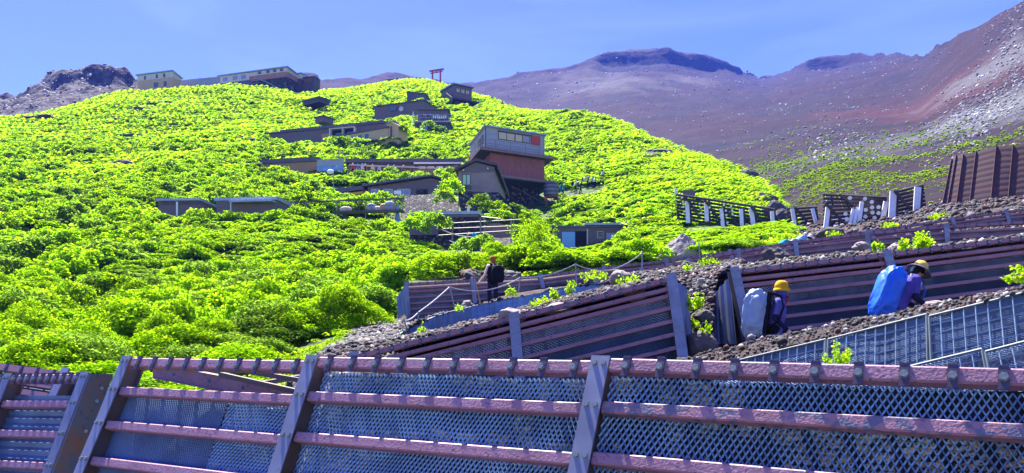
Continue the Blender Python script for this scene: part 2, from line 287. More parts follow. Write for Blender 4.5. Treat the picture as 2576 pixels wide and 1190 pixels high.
# ------------------------------------------------------------------ the volcano behind
MI = {-1400: [(60, 1100), (120, 720), (180, 500), (240, 420), (300, 390), (350, 370)], -500: [(60, 1100), (120, 700), (180, 480), (240, 380), (300, 330), (350, 310)],
 0: [(60, 1100), (120, 700), (180, 480), (235, 350), (280, 305), (320, 272)], 110: [(60, 1100), (120, 700), (180, 450), (225, 340), (270, 290), (318, 244)], 240: [(60, 1100), (120, 700), (180, 480), (230, 340), (270, 290), (315, 232)],
 345: [(60, 1100), (120, 700), (180, 480), (230, 340), (270, 290), (320, 245)], 600: [(60, 1100), (120, 800), (220, 600), (300, 450), (380, 350), (440, 300)],
 760: [(60, 1000), (120, 800), (220, 600), (400, 420), (600, 300), (720, 240)], 1000: [(60, 950), (120, 800), (220, 600), (400, 420), (600, 320), (850, 240)], 1300: [(60, 900), (120, 800), (220, 600), (400, 420), (600, 320), (850, 245)],
 1600: [(60, 840), (120, 740), (220, 540), (350, 400), (550, 290), (850, 205)], 1930: [(60, 640), (110, 560), (200, 440), (330, 350), (550, 270), (900, 220)],
 2100: [(58, 556), (110, 462), (200, 385), (330, 310), (520, 240), (800, 186)], 2300: [(57, 545), (110, 455), (190, 370), (300, 300), (430, 235), (560, 182)],
 2400: [(55, 540), (100, 445), (160, 365), (230, 290), (310, 220), (390, 155)], 2576: [(52, 535), (90, 430), (140, 340), (190, 260), (240, 180), (300, 95)], 3300: [(50, 500), (80, 370), (120, 240), (170, 110), (220, -10), (280, -130)]}
SK = [(-1400, 345, 410), (-500, 295, 390), (0, 240, 360), (60, 235, 352), (80, 216, 350), (105, 202, 345), (125, 181, 342), (160, 170, 340), (240, 166, 340), (300, 171, 340), (335, 192, 345), (345, 204, 350), (380, 240, 365), (450, 258, 400), (600, 268, 500), (720, 240, 750),
 (758, 191, 800), (788, 189, 800), (806, 200, 850), (880, 196, 900), (930, 191, 920), (980, 183, 940), (1012, 186, 950), (1040, 194, 960), (1075, 192, 980), (1130, 206, 1000), (1190, 210, 1000), (1250, 196, 1010), (1290, 194, 1020), (1320, 188, 1030), (1400, 171, 1050), (1450, 156, 1070),
 (1490, 141, 1080), (1530, 133, 1090), (1600, 128, 1100), (1680, 127, 1100), (1730, 130, 1110), (1770, 137, 1120), (1830, 160, 1150), (1885, 188, 1250), (1930, 195, 1320), (1960, 186, 1250), (2000, 166, 1150), (2030, 150, 1100), (2100, 141, 1100), (2140, 136, 1080), (2200, 137, 1000), (2260, 139, 900), (2310, 141, 720),
 (2350, 120, 600), (2400, 95, 470), (2450, 65, 430), (2500, 38, 400), (2576, 0, 375), (2800, -110, 365), (3300, -300, 360)]
ku = sorted(MI); iv = np.array([MI[k] for k in ku], float); MC = {}
for (u, v, d) in SK:
    c = [(math.exp(np.interp(u, ku, np.log(iv[:, i, 0]))), float(np.interp(u, ku, iv[:, i, 1]))) for i in range(6)]
    cl = 7+30*float(smooth(np.array(u*1.), 1470, 1540)*(1-smooth(np.array(u*1.), 1760, 1890)))+20*float(smooth(np.array(u*1.), 2000, 2040)*(1-smooth(np.array(u*1.), 2150, 2260)))
    if 120 < u < 340: cl = 34
    dl = max(c[5][0]*1.04, d*.984); MC[u] = c+[(dl, max(min(v+cl, c[5][1]-2), v+3)), (max(d, dl*1.012), v), (d*1.7, v+200)]
uM = np.concatenate([np.arange(-1400, 0, 20.), np.arange(0, 2700, 5.), np.arange(2700, 3301, 20.)]); MX, MY, MZ = loft(MC, uM, 26)
UM = np.broadcast_to(uM[:, None], MX.shape); dome = (1-smooth(UM, 345, 380))*smooth(MY, 230, 330)
n1 = np.array([fbm(x*.018, y*.018, 5, 7) for x, y in zip(MX.ravel(), MY.ravel())]).reshape(MX.shape)
n2 = np.array([fbm(x*.11, y*.11, 2, 4) for x, y in zip(MX.ravel(), MY.ravel())]).reshape(MX.shape)
MZ = MZ+n1*MY*.006*smooth(MY, 70, 300)+n2*(.15+dome*2.4+.0009*MY)
mount = np_obj('mountain', np.stack([MX, MY, MZ], -1).reshape(-1, 3), grid_faces(*MX.shape), M['soil'], smooth=True); mount['kind'] = 'structure'
def mountain_mat():
    m = bpy.data.materials.new('volcano_slope'); m.use_nodes = True; n = m.node_tree; b = n.nodes['Principled BSDF']; b.inputs['Roughness'].default_value = .95; b.inputs['Specular IOR Level'].default_value = .1
    g = n.nodes.new('ShaderNodeNewGeometry'); P = g.outputs['Position']
    def noise(s, det=6, dist=0):
        t = n.nodes.new('ShaderNodeTexNoise'); t.inputs['Scale'].default_value = s; t.inputs['Detail'].default_value = det; t.inputs['Distortion'].default_value = dist; n.links.new(P, t.inputs['Vector']); return t.outputs[0]
    def rng_(src, a, b_, c=0, d=1):
        r = n.nodes.new('ShaderNodeMapRange'); r.inputs[1].default_value = a; r.inputs[2].default_value = b_; r.inputs[3].default_value = c; r.inputs[4].default_value = d; n.links.new(src, r.inputs[0]); return r.outputs[0]
    def math_(op, a, c):
        x = n.nodes.new('ShaderNodeMath'); x.operation = op
        for i, s in enumerate((a, c)):
            if isinstance(s, (int, float)): x.inputs[i].default_value = s
            else: n.links.new(s, x.inputs[i])
        return x.outputs[0]
    def mix(f, a, c):
        x = n.nodes.new('ShaderNodeMix'); x.data_type = 'RGBA'; n.links.new(f, x.inputs['Factor'])
        for k, s in (('A', a), ('B', c)):
            if isinstance(s, tuple): x.inputs[k].default_value = (*s, 1)
            else: n.links.new(s, x.inputs[k])
        return x.outputs['Result']
    def blob(u, v, d, r, soft=.6, sq=(1, 1, 1)):
        s = n.nodes.new('ShaderNodeVectorMath'); s.operation = 'SUBTRACT'; n.links.new(P, s.inputs[0]); s.inputs[1].default_value = D(u, v, d)
        q = n.nodes.new('ShaderNodeVectorMath'); q.operation = 'MULTIPLY'; n.links.new(s.outputs[0], q.inputs[0]); q.inputs[1].default_value = sq
        l = n.nodes.new('ShaderNodeVectorMath'); l.operation = 'LENGTH'; n.links.new(q.outputs[0], l.inputs[0])
        k = math_('ADD', l.outputs['Value'], math_('MULTIPLY', math_('SUBTRACT', noise(3.2/r, 7), .5), -1.6*r)); return rng_(k, r, r*soft)
    col = mix(rng_(noise(.012, 8, .6), .36, .64), (.024, .008, .012), (.010, .009, .018))
    col = mix(rng_(noise(.05, 8), .45, .7), col, (.030, .016, .019))
    col = mix(math_('MULTIPLY', blob(2370, 215, 310, 55, .3, (1.3, .5, .6)), .8), col, (.062, .018, .02))
    col = mix(math_('MULTIPLY', blob(1520, 205, 860, 75, .2, (1, .3, .8)), .8), col, (.085, .075, .07))
    col = mix(math_('MULTIPLY', blob(1740, 195, 900, 40, .3, (1, .4, 1)), .7), col, (.09, .07, .065))
    gx = blob(2500, 275, 200, 30, .2, (.9, .55, .9)); col = mix(math_('MULTIPLY', gx, .9), col, (.12, .127, .13))
    gx2 = blob(2590, 120, 280, 36, .4, (1, .6, .8)); col = mix(math_('MULTIPLY', gx2, .85), col, (.09, .092, .095))
    gx3 = blob(2080, 372, 200, 20, .4, (.9, .4, .9)); col = mix(math_('MULTIPLY', gx3, .6), col, (.07, .07, .075))
    gx4 = blob(60, 270, 310, 60, .5, (.8, .5, 1)); col = mix(math_('MULTIPLY', gx4, .85), col, mix(rng_(noise(.35, 6), .4, .6), (.042, .036, .04), (.13, .12, .118)))
    n.links.new(col, b.inputs['Base Color']); bp = n.nodes.new('ShaderNodeBump'); bp.inputs['Strength'].default_value = .7; bp.inputs['Distance'].default_value = 1.2
    n.links.new(noise(.5, 8), bp.inputs['Height']); n.links.new(bp.outputs[0], b.inputs['Normal']); return m
mount.data.materials.clear(); mount.data.materials.append(mountain_mat())

# ------------------------------------------------------------------ leaf geometry
def leaves(n, centres, spread, size, up=.35, asp=.55):
    """n leaf-shaped quads round random centres: arrays of vertices and quads"""
    idx = rng.integers(0, len(centres), n); p = centres[idx]+rng.normal(0, 1, (n, 3))*spread
    a = rng.normal(0, 1, (n, 3)); a[:, 2] += up; a /= np.linalg.norm(a, axis=1)[:, None]
    b = np.cross(a, rng.normal(0, 1, (n, 3))); b /= np.linalg.norm(b, axis=1)[:, None]; s = (size*rng.uniform(.7, 1.35, n))[:, None]
    c = np.cross(a, b); V = np.stack([p-a*s*.55, p+b*s*asp*.5+c*s*.08, p+a*s*.55, p-b*s*asp*.5+c*s*.08], 1).reshape(-1, 3); return V, np.arange(4*n).reshape(-1, 4)
def bush_np(R, H, nclump, nleaf, size):
    """multi-stemmed shrub: an uneven dome of leafy clumps, leaves lying on the outside of each clump"""
    th = rng.uniform(0, 2*math.pi, nclump); r = R*.85*np.sqrt(rng.uniform(0, 1, nclump)); ph = rng.uniform(0, 6)
    r = r*(1+.25*np.sin(th*3+ph)); z = H*(.30+.58*(1-(r/R)**2)*rng.uniform(.75, 1.1, nclump)); rc = R*rng.uniform(.17, .33, nclump)
    c = np.stack([r*np.cos(th), r*np.sin(th), z], -1); i = rng.choice(nclump, nleaf, p=rc**2/(rc**2).sum()); d = rng.normal(0, 1, (nleaf, 3)); d /= np.linalg.norm(d, axis=1)[:, None]; d[:, 2] = np.where(d[:, 2] < -.35, -d[:, 2], d[:, 2])
    p = c[i]+d*(rc[i]*rng.uniform(.6, 1.12, nleaf))[:, None]*np.array([1, 1, .85]); n = d*.62+np.array([0, 0, .62])+rng.normal(0, .40, (nleaf, 3)); n /= np.linalg.norm(n, axis=1)[:, None]
    a = np.cross(n, rng.normal(0, 1, (nleaf, 3))); a /= np.linalg.norm(a, axis=1)[:, None]; b = np.cross(n, a); s = (size*rng.uniform(.7, 1.35, nleaf))[:, None]
    return np.stack([p-a*s*.55, p+b*s*.36+n*s*.08, p+a*s*.55, p-b*s*.36+n*s*.08], 1).reshape(-1, 3), np.arange(4*nleaf).reshape(-1, 4)
def bush_obj(name, R, H, ns, nl, size, m):
    V, Fq = bush_np(R, H, ns, nl, size); return np_obj(name, V, Fq, m)

# ------------------------------------------------------------------ gravel banks and stones
Z = Vector((0, 0, 1))
def bank(name, rows, amp=.05, nu=60, nv=14, sc=1.3):
    R = np.array([[tuple(p) for p in r] for r in rows]); k, n, _ = R.shape
    a = np.stack([pchip(np.arange(n), R[i], np.linspace(0, n-1, nu)) for i in range(k)]) if n > 2 else np.stack([R[i][0]+(R[i][1]-R[i][0])*np.linspace(0, 1, nu)[:, None] for i in range(k)])
    b = pchip(np.arange(k), a.reshape(k, -1), np.linspace(0, k-1, nv)).reshape(nv, nu, 3) if k > 2 else a[0]+(a[1]-a[0])*np.linspace(0, 1, nv)[:, None, None]
    b[..., 2] += amp*np.array([fbm(p[0]*sc, p[1]*sc, 1, 5) for p in b.reshape(-1, 3)]).reshape(nv, nu)
    o = np_obj(name, b.reshape(-1, 3), grid_faces(nv, nu), M['soil'], smooth=True); tag(o, kind='structure'); return b
GV, GR = [], []
def pebbles(b, n, smin, smax, p=2.6, lift=.25):
    nv, nu, _ = b.shape; A = b[:-1, :-1]; e1 = b[1:, :-1]-A; e2 = b[:-1, 1:]-A; ar = np.linalg.norm(np.cross(e1, e2), axis=-1).ravel()
    i = rng.choice(len(ar), n, p=ar/ar.sum()); f, g = rng.random(n)[:, None], rng.random(n)[:, None]
    pos = A.reshape(-1, 3)[i]+e1.reshape(-1, 3)[i]*f+e2.reshape(-1, 3)[i]*g; s = smin+(smax-smin)*rng.random(n)**p; pos[:, 2] += s*lift; GV.append(pos); GR.append(s)
t = (1+5**.5)/2
ICO = np.array([(-1, t, 0), (1, t, 0), (-1, -t, 0), (1, -t, 0), (0, -1, t), (0, 1, t), (0, -1, -t), (0, 1, -t), (t, 0, -1), (t, 0, 1), (-t, 0, -1), (-t, 0, 1)])/math.sqrt(1+t*t)
ICOF = np.array([(0, 11, 5), (0, 5, 1), (0, 1, 7), (0, 7, 10), (0, 10, 11), (1, 5, 9), (5, 11, 4), (11, 10, 2), (10, 7, 6), (7, 1, 8), (3, 9, 4), (3, 4, 2), (3, 2, 6), (3, 6, 8), (3, 8, 9), (4, 9, 5), (2, 4, 11), (6, 2, 10), (8, 6, 7), (9, 8, 1)])
def rot_mats(n):
    q = rng.normal(0, 1, (n, 4)); q /= np.linalg.norm(q, axis=1)[:, None]; w_, x, y, z = q.T
    return np.stack([np.stack([1-2*(y*y+z*z), 2*(x*y-z*w_), 2*(x*z+y*w_)], -1), np.stack([2*(x*y+z*w_), 1-2*(x*x+z*z), 2*(y*z-x*w_)], -1), np.stack([2*(x*z-y*w_), 2*(y*z+x*w_), 1-2*(x*x+y*y)], -1)], 1)
def stones_obj(name, pos, s, m):
    k = len(pos); Mx = rot_mats(k)*(s[:, None]*rng.uniform(.55, 1.1, (k, 3)))[:, None, :]; V, Fq = replicate(ICO, ICOF, Mx, pos)
    V += rng.normal(0, 1, V.shape)*np.repeat(s, 12)[:, None]*.12; o = np_obj(name, V, Fq, m); return tag(o, kind='stuff')
def lerp(a, b, t): return a+(b-a)*t

# ------------------------------------------------------------------ avalanche barriers
OFF = [.165, .30, .53, .775, 1.02, 1.27]
def expanded(mb, o, e, U, N, L, H, cw, ch, r):     # expanded-metal lattice of tilted strands, down from o
    nr, nc = int(H/(ch/2)), int(L/cw)
    for j in range(nr):
        for i in range(nc+1):
            x0 = i*cw+(cw/2 if j % 2 else 0); bl = lambda x_, j_: N*(.022*fbm(x_*1.7+o.x, j_*ch*.8, o.y, 2))+U*(.010*fbm(x_*2.3, j_*ch*1.3, o.x+4, 2)); a = o+e*x0-U*(j*ch/2)+bl(x0, j)
            for sx in (-1, 1):
                x1 = x0+sx*cw/2
                if x1 < -1e-6 or x1 > L+1e-6 or x0 > L: continue
                b = o+e*x1-U*((j+1)*ch/2)+bl(x1, j+1); d = (b-a).normalized(); s = d.cross(N); k = len(mb.v)
                mb.v += [tuple(p) for p in (a-s*r-N*r*.8, a+s*r+N*r*.8, b+s*r+N*r*.8, b-s*r-N*r*.8)]; mb.f.append((k, k+1, k+2, k+3))
def hexbolt(mb, c, n, r, h):
    a = n.orthogonal().normalized(); b = n.cross(a)
    vs = [c+n*k*h+(a*math.cos(i*math.pi/3)+b*math.sin(i*math.pi/3))*r*(1 if k < 1 else .88) for k in (0, 1) for i in range(6)]
    mb.add(vs, [tuple(range(6, 12)), (5, 4, 3, 2, 1, 0)]+[(i, (i+1) % 6, 6+(i+1) % 6, 6+i) for i in range(6)])
def frame(P, R, lean, perp=1.0):
    e = (R-P).normalized(); nb = Vector((-e.y, e.x, 0)); nb = (nb if nb.y > 0 else -nb).normalized(); U = Z+nb*lean; U = (U-e*U.dot(e)*perp).normalized(); N = e.cross(U); N = N if N.y > 0 else -N; return e, U, N
def barrier(label, tops, offs, lean, H, det, bars=None, pw=.17, bt=.095, rt=.075, cs=.25, mesh='sheet', cell=(.06, .05), group='steel barriers', fill=True, mtop=.12, posts=None, worn=False, name='steel_barrier', perp=1.0):
    root = thing(name, label, 'barrier', tops[0]-Z*H, group); n = len(tops)-1; bars = bars or [(tops[i], tops[i+1]) for i in range(n)]; clip0 = None; bolt0 = None; fr = []
    for i in range(n):
        a, b = bars[i]; e, U, N = frame(a, b, lean, perp); L = (b-a).length; fr.append((e, U, N)); g = pw*.5 if det > 1 else pw*.3
        MB().beam(a+e*g, b-e*g, bt, bt, U, .012 if det > 1 else .0).build('top_bar', M['rail' if det > 1 else 'rail_far'], root)
        for k, o in enumerate(offs):
            MB().beam(a+e*g-U*o, b-e*g-U*o, rt, rt, U, .01 if det > 1 else 0).build('rail', M['rail_worn'] if worn and i >= 2 and k == 0 else M['rail' if det > 1 else 'rail_far'], root)
        o = a+e*.03+N*(rt/2+.055)-U*(mtop if not isinstance(mtop, list) else mtop[i]); mt = mtop if not isinstance(mtop, list) else mtop[i]
        if mesh == 'expanded':
            mb = MB(); cw, ch = cell if not isinstance(cell, list) else cell[i]
            if det > 1 and i == 0:
                expanded(mb, o, e, U, N, (L-.06)*.6, H-mt, .030, .036, .0062); mb.build('fine_mesh_panel', M['mesh_dense'], root); mb = MB(); expanded(mb, o+e*(L-.06)*.6, e, U, N, (L-.06)*.4, H-mt, cw, ch, .0055)
            else: expanded(mb, o, e, U, N, L-.06, H-mt, cw, ch, .0046 if det > 1 else .0062)
            mb.build('mesh_panel', M['mesh'] if det > 1 else M['mesh_fine'], root)
        else:
            mb = MB(); q = o-U*(H-mt); k = int((H-mt)/.09); pr = []
            for j in range(2*k+1): pr.append(o-U*((H-mt)*j/(2*k))+N*(.012 if j % 2 else -.012))
            vs = pr+[p+e*(L-.06) for p in pr]; m_ = len(pr); mb.add(vs, [(j, j+1, m_+j+1, m_+j) for j in range(m_-1)]); mb.build('back_sheet', M['sheet_dark'] if det < 2 else M['mesh_fine'], root)
        if fill:
            R = []
            for j in range(12): R.append([tuple(o-U*(max(H-mt-.02, .3)*j/11+((.06 if i == 0 else -.03) if det > 1 else .03))+N*(.10+.05*fbm(x*3., j*.6, i))+e*(x*(L-.06))) for x in np.linspace(0, 1, 40)])
            R = np.array(R); ob = np_obj('gravel_fill', R.reshape(-1, 3), grid_faces(12, 40), M['fill'], smooth=True); tag(ob, kind='structure')
        m_ = max(2, int(L/cs))
        for j in range(m_):
            c = a+e*(g+(L-2*g)*(j+.5)/m_)
            if clip0 is None:
                mb = MB(); w_ = .052 if det > 1 else .05; h2 = bt/2; th = .007
                mb.obox(c-N*(h2+th)-U*.012, e, N, U, w_/2, th/2, h2+.022); mb.obox(c+U*(h2+th)+N*.005, e, N, U, w_/2, h2+th+.01, th/2)
                mb.beam(c+N*(h2+.012)+U*(h2+.002), c+N*(h2+.30)+U*(h2+.24*lean), w_, th, U); clip0 = mb.build('clip', M['clip'], root); c00 = c
                mb = MB(); hexbolt(mb, c-N*(h2+1.5*th)-U*.014, -N, .027 if det > 1 else .02, .024); mb.build('bolt', M['bolt'], clip0)
            else: cp(clip0, root, c-c00)
    for i, p in enumerate(tops):
        if posts is not None and i not in posts: continue
        e, U, N = fr[min(i, n-1)]; c = p-N*(rt/2+.02); fl = MB(); tp = .055 if det > 1 else .095; fl.obox(c-U*(H/2-tp)/1-N*.006, e, N, U, pw/2, .006, H/2)
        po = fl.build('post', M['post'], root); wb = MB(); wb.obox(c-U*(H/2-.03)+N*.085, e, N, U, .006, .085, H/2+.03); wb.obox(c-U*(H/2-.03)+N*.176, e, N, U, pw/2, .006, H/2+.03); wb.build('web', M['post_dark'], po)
        if det > 0:
            for o in [0]+offs:
                for s in (-1, 1):
                    k = c-U*o+e*s*(pw/2-.035)-N*.012
                    if bolt0 is None: mb = MB(); hexbolt(mb, k, -N, .021 if det > 1 else .016, .018); bolt0 = mb.build('bolt', M['bolt'], po); k0 = k; l0 = WL[po.name]
                    else: cp(bolt0, po, k-k0-WL[po.name]+l0)
    return root, fr
def wing(root, pts, ribs, m):        # corrugated end sheet between (top, bottom) point pairs
    mb = MB(); n = len(pts)-1; vs = []; K = ribs*4
    for k in range(K+1):
        t_ = k/K*n; i = min(int(t_), n-1); f = t_-i; a = lerp(pts[i][0], pts[i+1][0], f); b = lerp(pts[i][1], pts[i+1][1], f); d = (pts[-1][0]-pts[0][0]).normalized().cross(Z); s = .022 if (k % 4) in (1, 2) else -.022; vs += [a+d*s, b+d*s]
    mb.add(vs, [(2*k, 2*k+1, 2*k+3, 2*k+2) for k in range(K)]); return mb.build('end_sheet', m, root)

def ext(L, k=1.2): return list(L)+[L[-1]+(L[-1]-L[-2])*k]
# foreground barrier, its left neighbour and what shows behind
A0, A1, A2, A3 = Q(511, 1421, 8), Q(1234, 1424, 6.76), Q(2356, 1435, 5.455), Q(4300, 1494, 4.086)
bA, fA = barrier('nearest steel barrier with pinkish rails, bolted clips along its top bar and open wire lattice', [A0, A1, A2, A3, A3+(A3-A2)], [.30, .65, 1.01, 1.38], .45, 1.55, 2,
    bars=[(A0, Q(1234, 1437, 6.76)), (Q(1234, 1422, 6.76), Q(2356, 1443, 5.455)), (Q(2356, 1433, 5.455), A3), (A3, A3+(A3-A2))], pw=.135, bt=.098, rt=.086, cs=.245, mesh='expanded', cell=[(.042, .06), (.038, .066), (.041, .072), (.041, .072)], mtop=[.26, .035, .03, .03], worn=True)
bB, fB = barrier('short steel barrier beside the rust streaked end beam with dark ribbed back sheets', [Q(-520, 1495, 10.1), Q(46, 1484, 9.1), Q(345, 1480, 8.6)], [.30, .64, .98, 1.32], .45, 1.6, 2, pw=.12, bt=.09, rt=.08, cs=.12, mesh='sheet', mtop=.16)
e, U, N = fB[-1]; tl, tr = Q(352, 1462, 8.15), Q(440, 1462, 8.25); dn = -U*1.62
eb = MB().prism([tl, tr, tr+dn, tl+dn], (tr-tl).cross(U).normalized()*.012).build('end_post', M['post_rust'], bB)
x = (tr-tl).normalized(); MB().prism([tl-x*.008, tl+x*.008, tl+x*.008+dn, tl-x*.008+dn], (tr-tl).cross(U).normalized()*-.13).build('flange', M['post'], eb)
MB().prism([tr-x*.006, tr+x*.006, tr+x*.006+dn, tr-x*.006+dn], (tr-tl).cross(U).normalized()*-.03).build('lip', M['post'], eb)
mb = MB()
for k in (.16, .3, .62): hexbolt(mb, tr-x*.05-U*k, (tr-tl).cross(U).normalized()*-1 if (tr-tl).cross(U).y > 0 else (tr-tl).cross(U).normalized(), .022, .03)
mb.build('bolts', M['bolt'], eb)
bC, _ = barrier('steel barrier seen edge on with close rails behind the shortest barrier', [Q(-900, 1322, 15.2), Q(-250, 1402, 12.5), Q(262, 1470, 10.4)], OFF, .45, 1.5, 0, mesh='sheet', fill=False, cs=.4)
mb = MB(); p, q = Q(600, 1446, 9.6), Q(1170, 1556, 9.0); mb.beam(p, q, .012, .17, Z); mb.beam(p+Z*.085, q+Z*.085, .10, .012, Z); mb.beam(p-Z*.085, q-Z*.085, .10, .012, Z)
sb = thing('steel_beam', 'loose pink steel beam with bolt holes lying behind the nearest barrier', 'beam', p); mb.build('beam_body', M['rail'], sb); mb = MB()
for f in (.15, .4, .63, .85): mb.tube(lerp(p, q, f)+Vector((0, -.012, 0)), lerp(p, q, f)+Vector((0, -.007, 0)), .022, n=10)
mb.build('bolt_hole', M['sheet_dark'], sb)
mb = MB()
for k, (a, b) in enumerate((((860, 1462, 8.4), (1240, 1548, 7.9)), ((960, 1450, 8.8), (1260, 1500, 8.5)), ((1010, 1500, 8.8), (1200, 1468, 9.4)))): mb.beam(Q(*a), Q(*b), .05, .05, Z)
tag(mb.build('brace_frame', M['post_dark'], smooth=False), 'dark crossed steel braces standing behind the first bay of the nearest barrier', 'brace')
A4_ = A3+(A3-A2)
rows = [[A0-Z*.60+fA[0][2]*.4, A1-Z*.58+fA[1][2]*.4, A2-Z*.54+fA[2][2]*.4, A3-Z*.54+fA[2][2]*.4, A4_-Z*.54+fA[2][2]*.4], [A0-Z*.48+Vector((.6, 1.4, 0)), A1-Z*.46+Vector((.6, 1.6, 0)), A2-Z*.42+Vector((.6, 1.6, 0)), A3-Z*.4+Vector((.6, 1.6, 0)), A4_-Z*.4+Vector((.6, 1.6, 0))]]
b = bank('gravel_bank', rows, .05); pebbles(b, 2600, .02, .07)

# middle barrier
P = [Q(1385, 1398, 14.5), Q(2009, 1243, 14.5), Q(2622, 1092, 14.5)]
bD, fD = barrier('sloping steel barrier below the curved mesh faced path edge, two wide bays with grey posts', P, OFF, .28, 1.75, 1, mesh='expanded', cell=(.065, .05), mtop=.30, pw=.19, bt=.085, rt=.068, perp=.35)
wing(bD, [(Q(2650, 1105, 14.6), Q(2680, 1410, 14.1)), (Q(2685, 1125, 15.4), Q(2722, 1395, 15.2))], 2, M['sheet'])
# right barrier behind the two climbers
P = ext([Q(2868, 1064, 15.9), Q(3462, 998, 16.3), Q(4060, 924, 16.8)], 1)
bE, fE = barrier('steel barrier behind the two climbers with rails rising toward the rusty wall', P, OFF, .25, 1.75, 1, mesh='expanded', cell=(.065, .05), mtop=.34, pw=.19, bt=.085, rt=.07)
wing(bE, [(Q(2855, 1075, 16), Q(2880, 1345, 15.6)), (Q(2800, 1135, 16.5), Q(2810, 1345, 16.1)), (Q(2778, 1180, 16.7), Q(2788, 1350, 16.2))], 5, M['sheet'])
# far long barrier and the one in front of it
pe = [(1587, 1112, 28), (1845, 1097, 28.3), (2111, 1081, 28.8), (2359, 1048, 29.3), (2600, 1021, 29.8), (2850, 985, 30.3), (3100, 950, 30.8), (3400, 906, 31.4), (3717, 858, 32), (3926, 829, 32.3), (4230, 788, 32.7)]
bF, fF = barrier('long farthest steel barrier behind the bare armed hiker, running up toward the rusty wall', ext([Q(*p) for p in pe], 1), [.145, .28, .48, .70, .90, 1.1, 1.3], .25, 1.5, 1, cs=.27, mesh='sheet', pw=.15, bt=.085, rt=.06)
wing(bF, [(Q(1585, 1112, 28.05), Q(1612, 1300, 27.2)), (Q(1565, 1140, 28.6), Q(1580, 1310, 27.8)), (Q(1550, 1160, 29), Q(1562, 1315, 28.2))], 4, M['sheet'])
pf = [(2332, 1100, 26), (2507, 1060, 25.6), (2690, 1022, 25.2), (2886, 985, 24.8), (3108, 948, 24.2), (3388, 914, 23.6), (3697, 888, 22.9), (4030, 868, 22.2)]
bG, fG = barrier('half buried steel barrier in the gravel just below the long farthest barrier', ext([Q(*p) for p in pf], 1), [.17, .34, .55, .8], .25, .95, 1, cs=.27, mesh='sheet', pw=.13, bt=.085, rt=.06)

# gravel terraces
Pd = [Q(1200, 1450, 14.9), Q(1640, 1338, 14.9), Q(2009, 1248, 14.9), Q(2300, 1175, 14.9), Q(2640, 1090, 14.9)]
wallb = [(1400, 1338, 19.5), (1565, 1322, 20.5), (1698, 1288, 22), (1837, 1264, 24), (2003, 1228, 25), (2200, 1165, 25.5), (2413, 1126, 25.5), (2573, 1090, 25)]
wallt = [(1563, 1304, 20.5), (1600, 1280, 21.2), (1690, 1240, 22), (1761, 1217, 23.1), (1840, 1199, 24), (1935, 1180, 24.6), (2024, 1161, 25), (2125, 1143, 25.3), (2200, 1127, 25.5), (2336, 1105, 25.5), (2413, 1098, 25.5), (2573, 1078, 25)]
bk = [Q(1300, 1360, 18.6), Q(1600, 1315, 20.9), Q(1837, 1262, 24), Q(2200, 1165, 25.4), Q(2590, 1086, 25.2)]
b = bank('gravel_bank', [Pd, [lerp(a, c, .35)+Z*.03 for a, c in zip(Pd, bk)], bk], .07, 80, 18); pebbles(b, 8200, .018, .085, 3.5); B1 = b
b = bank('gravel_bank', [[Q(2610, 1440, 13.0), Q(2760, 1440, 12.8), Q(2930, 1430, 12.5)], [Q(2715, 1392, 14.6), Q(2760, 1385, 14.4), Q(2806, 1380, 14.3)], [Q(2640, 1108, 17.4), Q(2740, 1098, 17.6), Q(2805, 1085, 17.6)], [Q(2480, 1088, 21), Q(2740, 1055, 21), Q(2900, 1035, 20.5)], [Q(2440, 1078, 25.6), Q(2690, 1044, 25.2), Q(2900, 1020, 24.8)]], .10, 30, 40); pebbles(b, 7000, .02, .09, 3.5); B2 = b
fr_ = [Q(2860, 1068, 16.3), Q(3150, 1036, 16.5), Q(3462, 1001, 16.7), Q(3760, 966, 16.9), Q(4160, 915, 17.2)]; fr_ = ext(fr_)
bk = [Q(2880, 1026, 24.7), Q(3108, 992, 24.1), Q(3388, 966, 23.5), Q(3697, 944, 22.8), Q(4130, 898, 22)]; bk = [q-Z*.20 for q in ext(bk)]
b = bank('gravel_bank', [fr_, [lerp(a, c, .4)+Z*.06 for a, c in zip(fr_, bk)], bk], .06, 70, 16); pebbles(b, 8000, .02, .10, 3.5); B3 = b
fr_ = [p-Z*.08+fG[0][2]*.35 for p in ext([Q(*q) for q in pf])]; bk = [Q(2480, 1110, 29.0), Q(2640, 1085, 29.3), Q(2800, 1058, 29.8), Q(3000, 1028, 30.2), Q(3200, 998, 30.5), Q(3460, 962, 31), Q(3760, 905, 31.6), Q(4100, 862, 32)]; bk = ext(bk, 1.5)
b = bank('gravel_bank', [fr_, bk], .08, 70, 10); pebbles(b, 2400, .025, .1, 3)
# path in front of the far barrier
fr_ = [Q(*wallt[i]) for i in (0, 2, 4, 6, 8, 11)]; bk = [p-Z*1.38 for p in (Q(1590, 1112, 27.8), Q(1740, 1104, 28), Q(1900, 1096, 28.2), Q(2111, 1081, 28.6), Q(2300, 1058, 28.9), Q(2600, 1021, 29.5))]
b = bank('gravel_path', [fr_, [lerp(a, c, .4)+Z*.04 for a, c in zip(fr_, bk)], bk], .05, 60, 12); pebbles(b, 4500, .025, .12, 3.5); BP = b
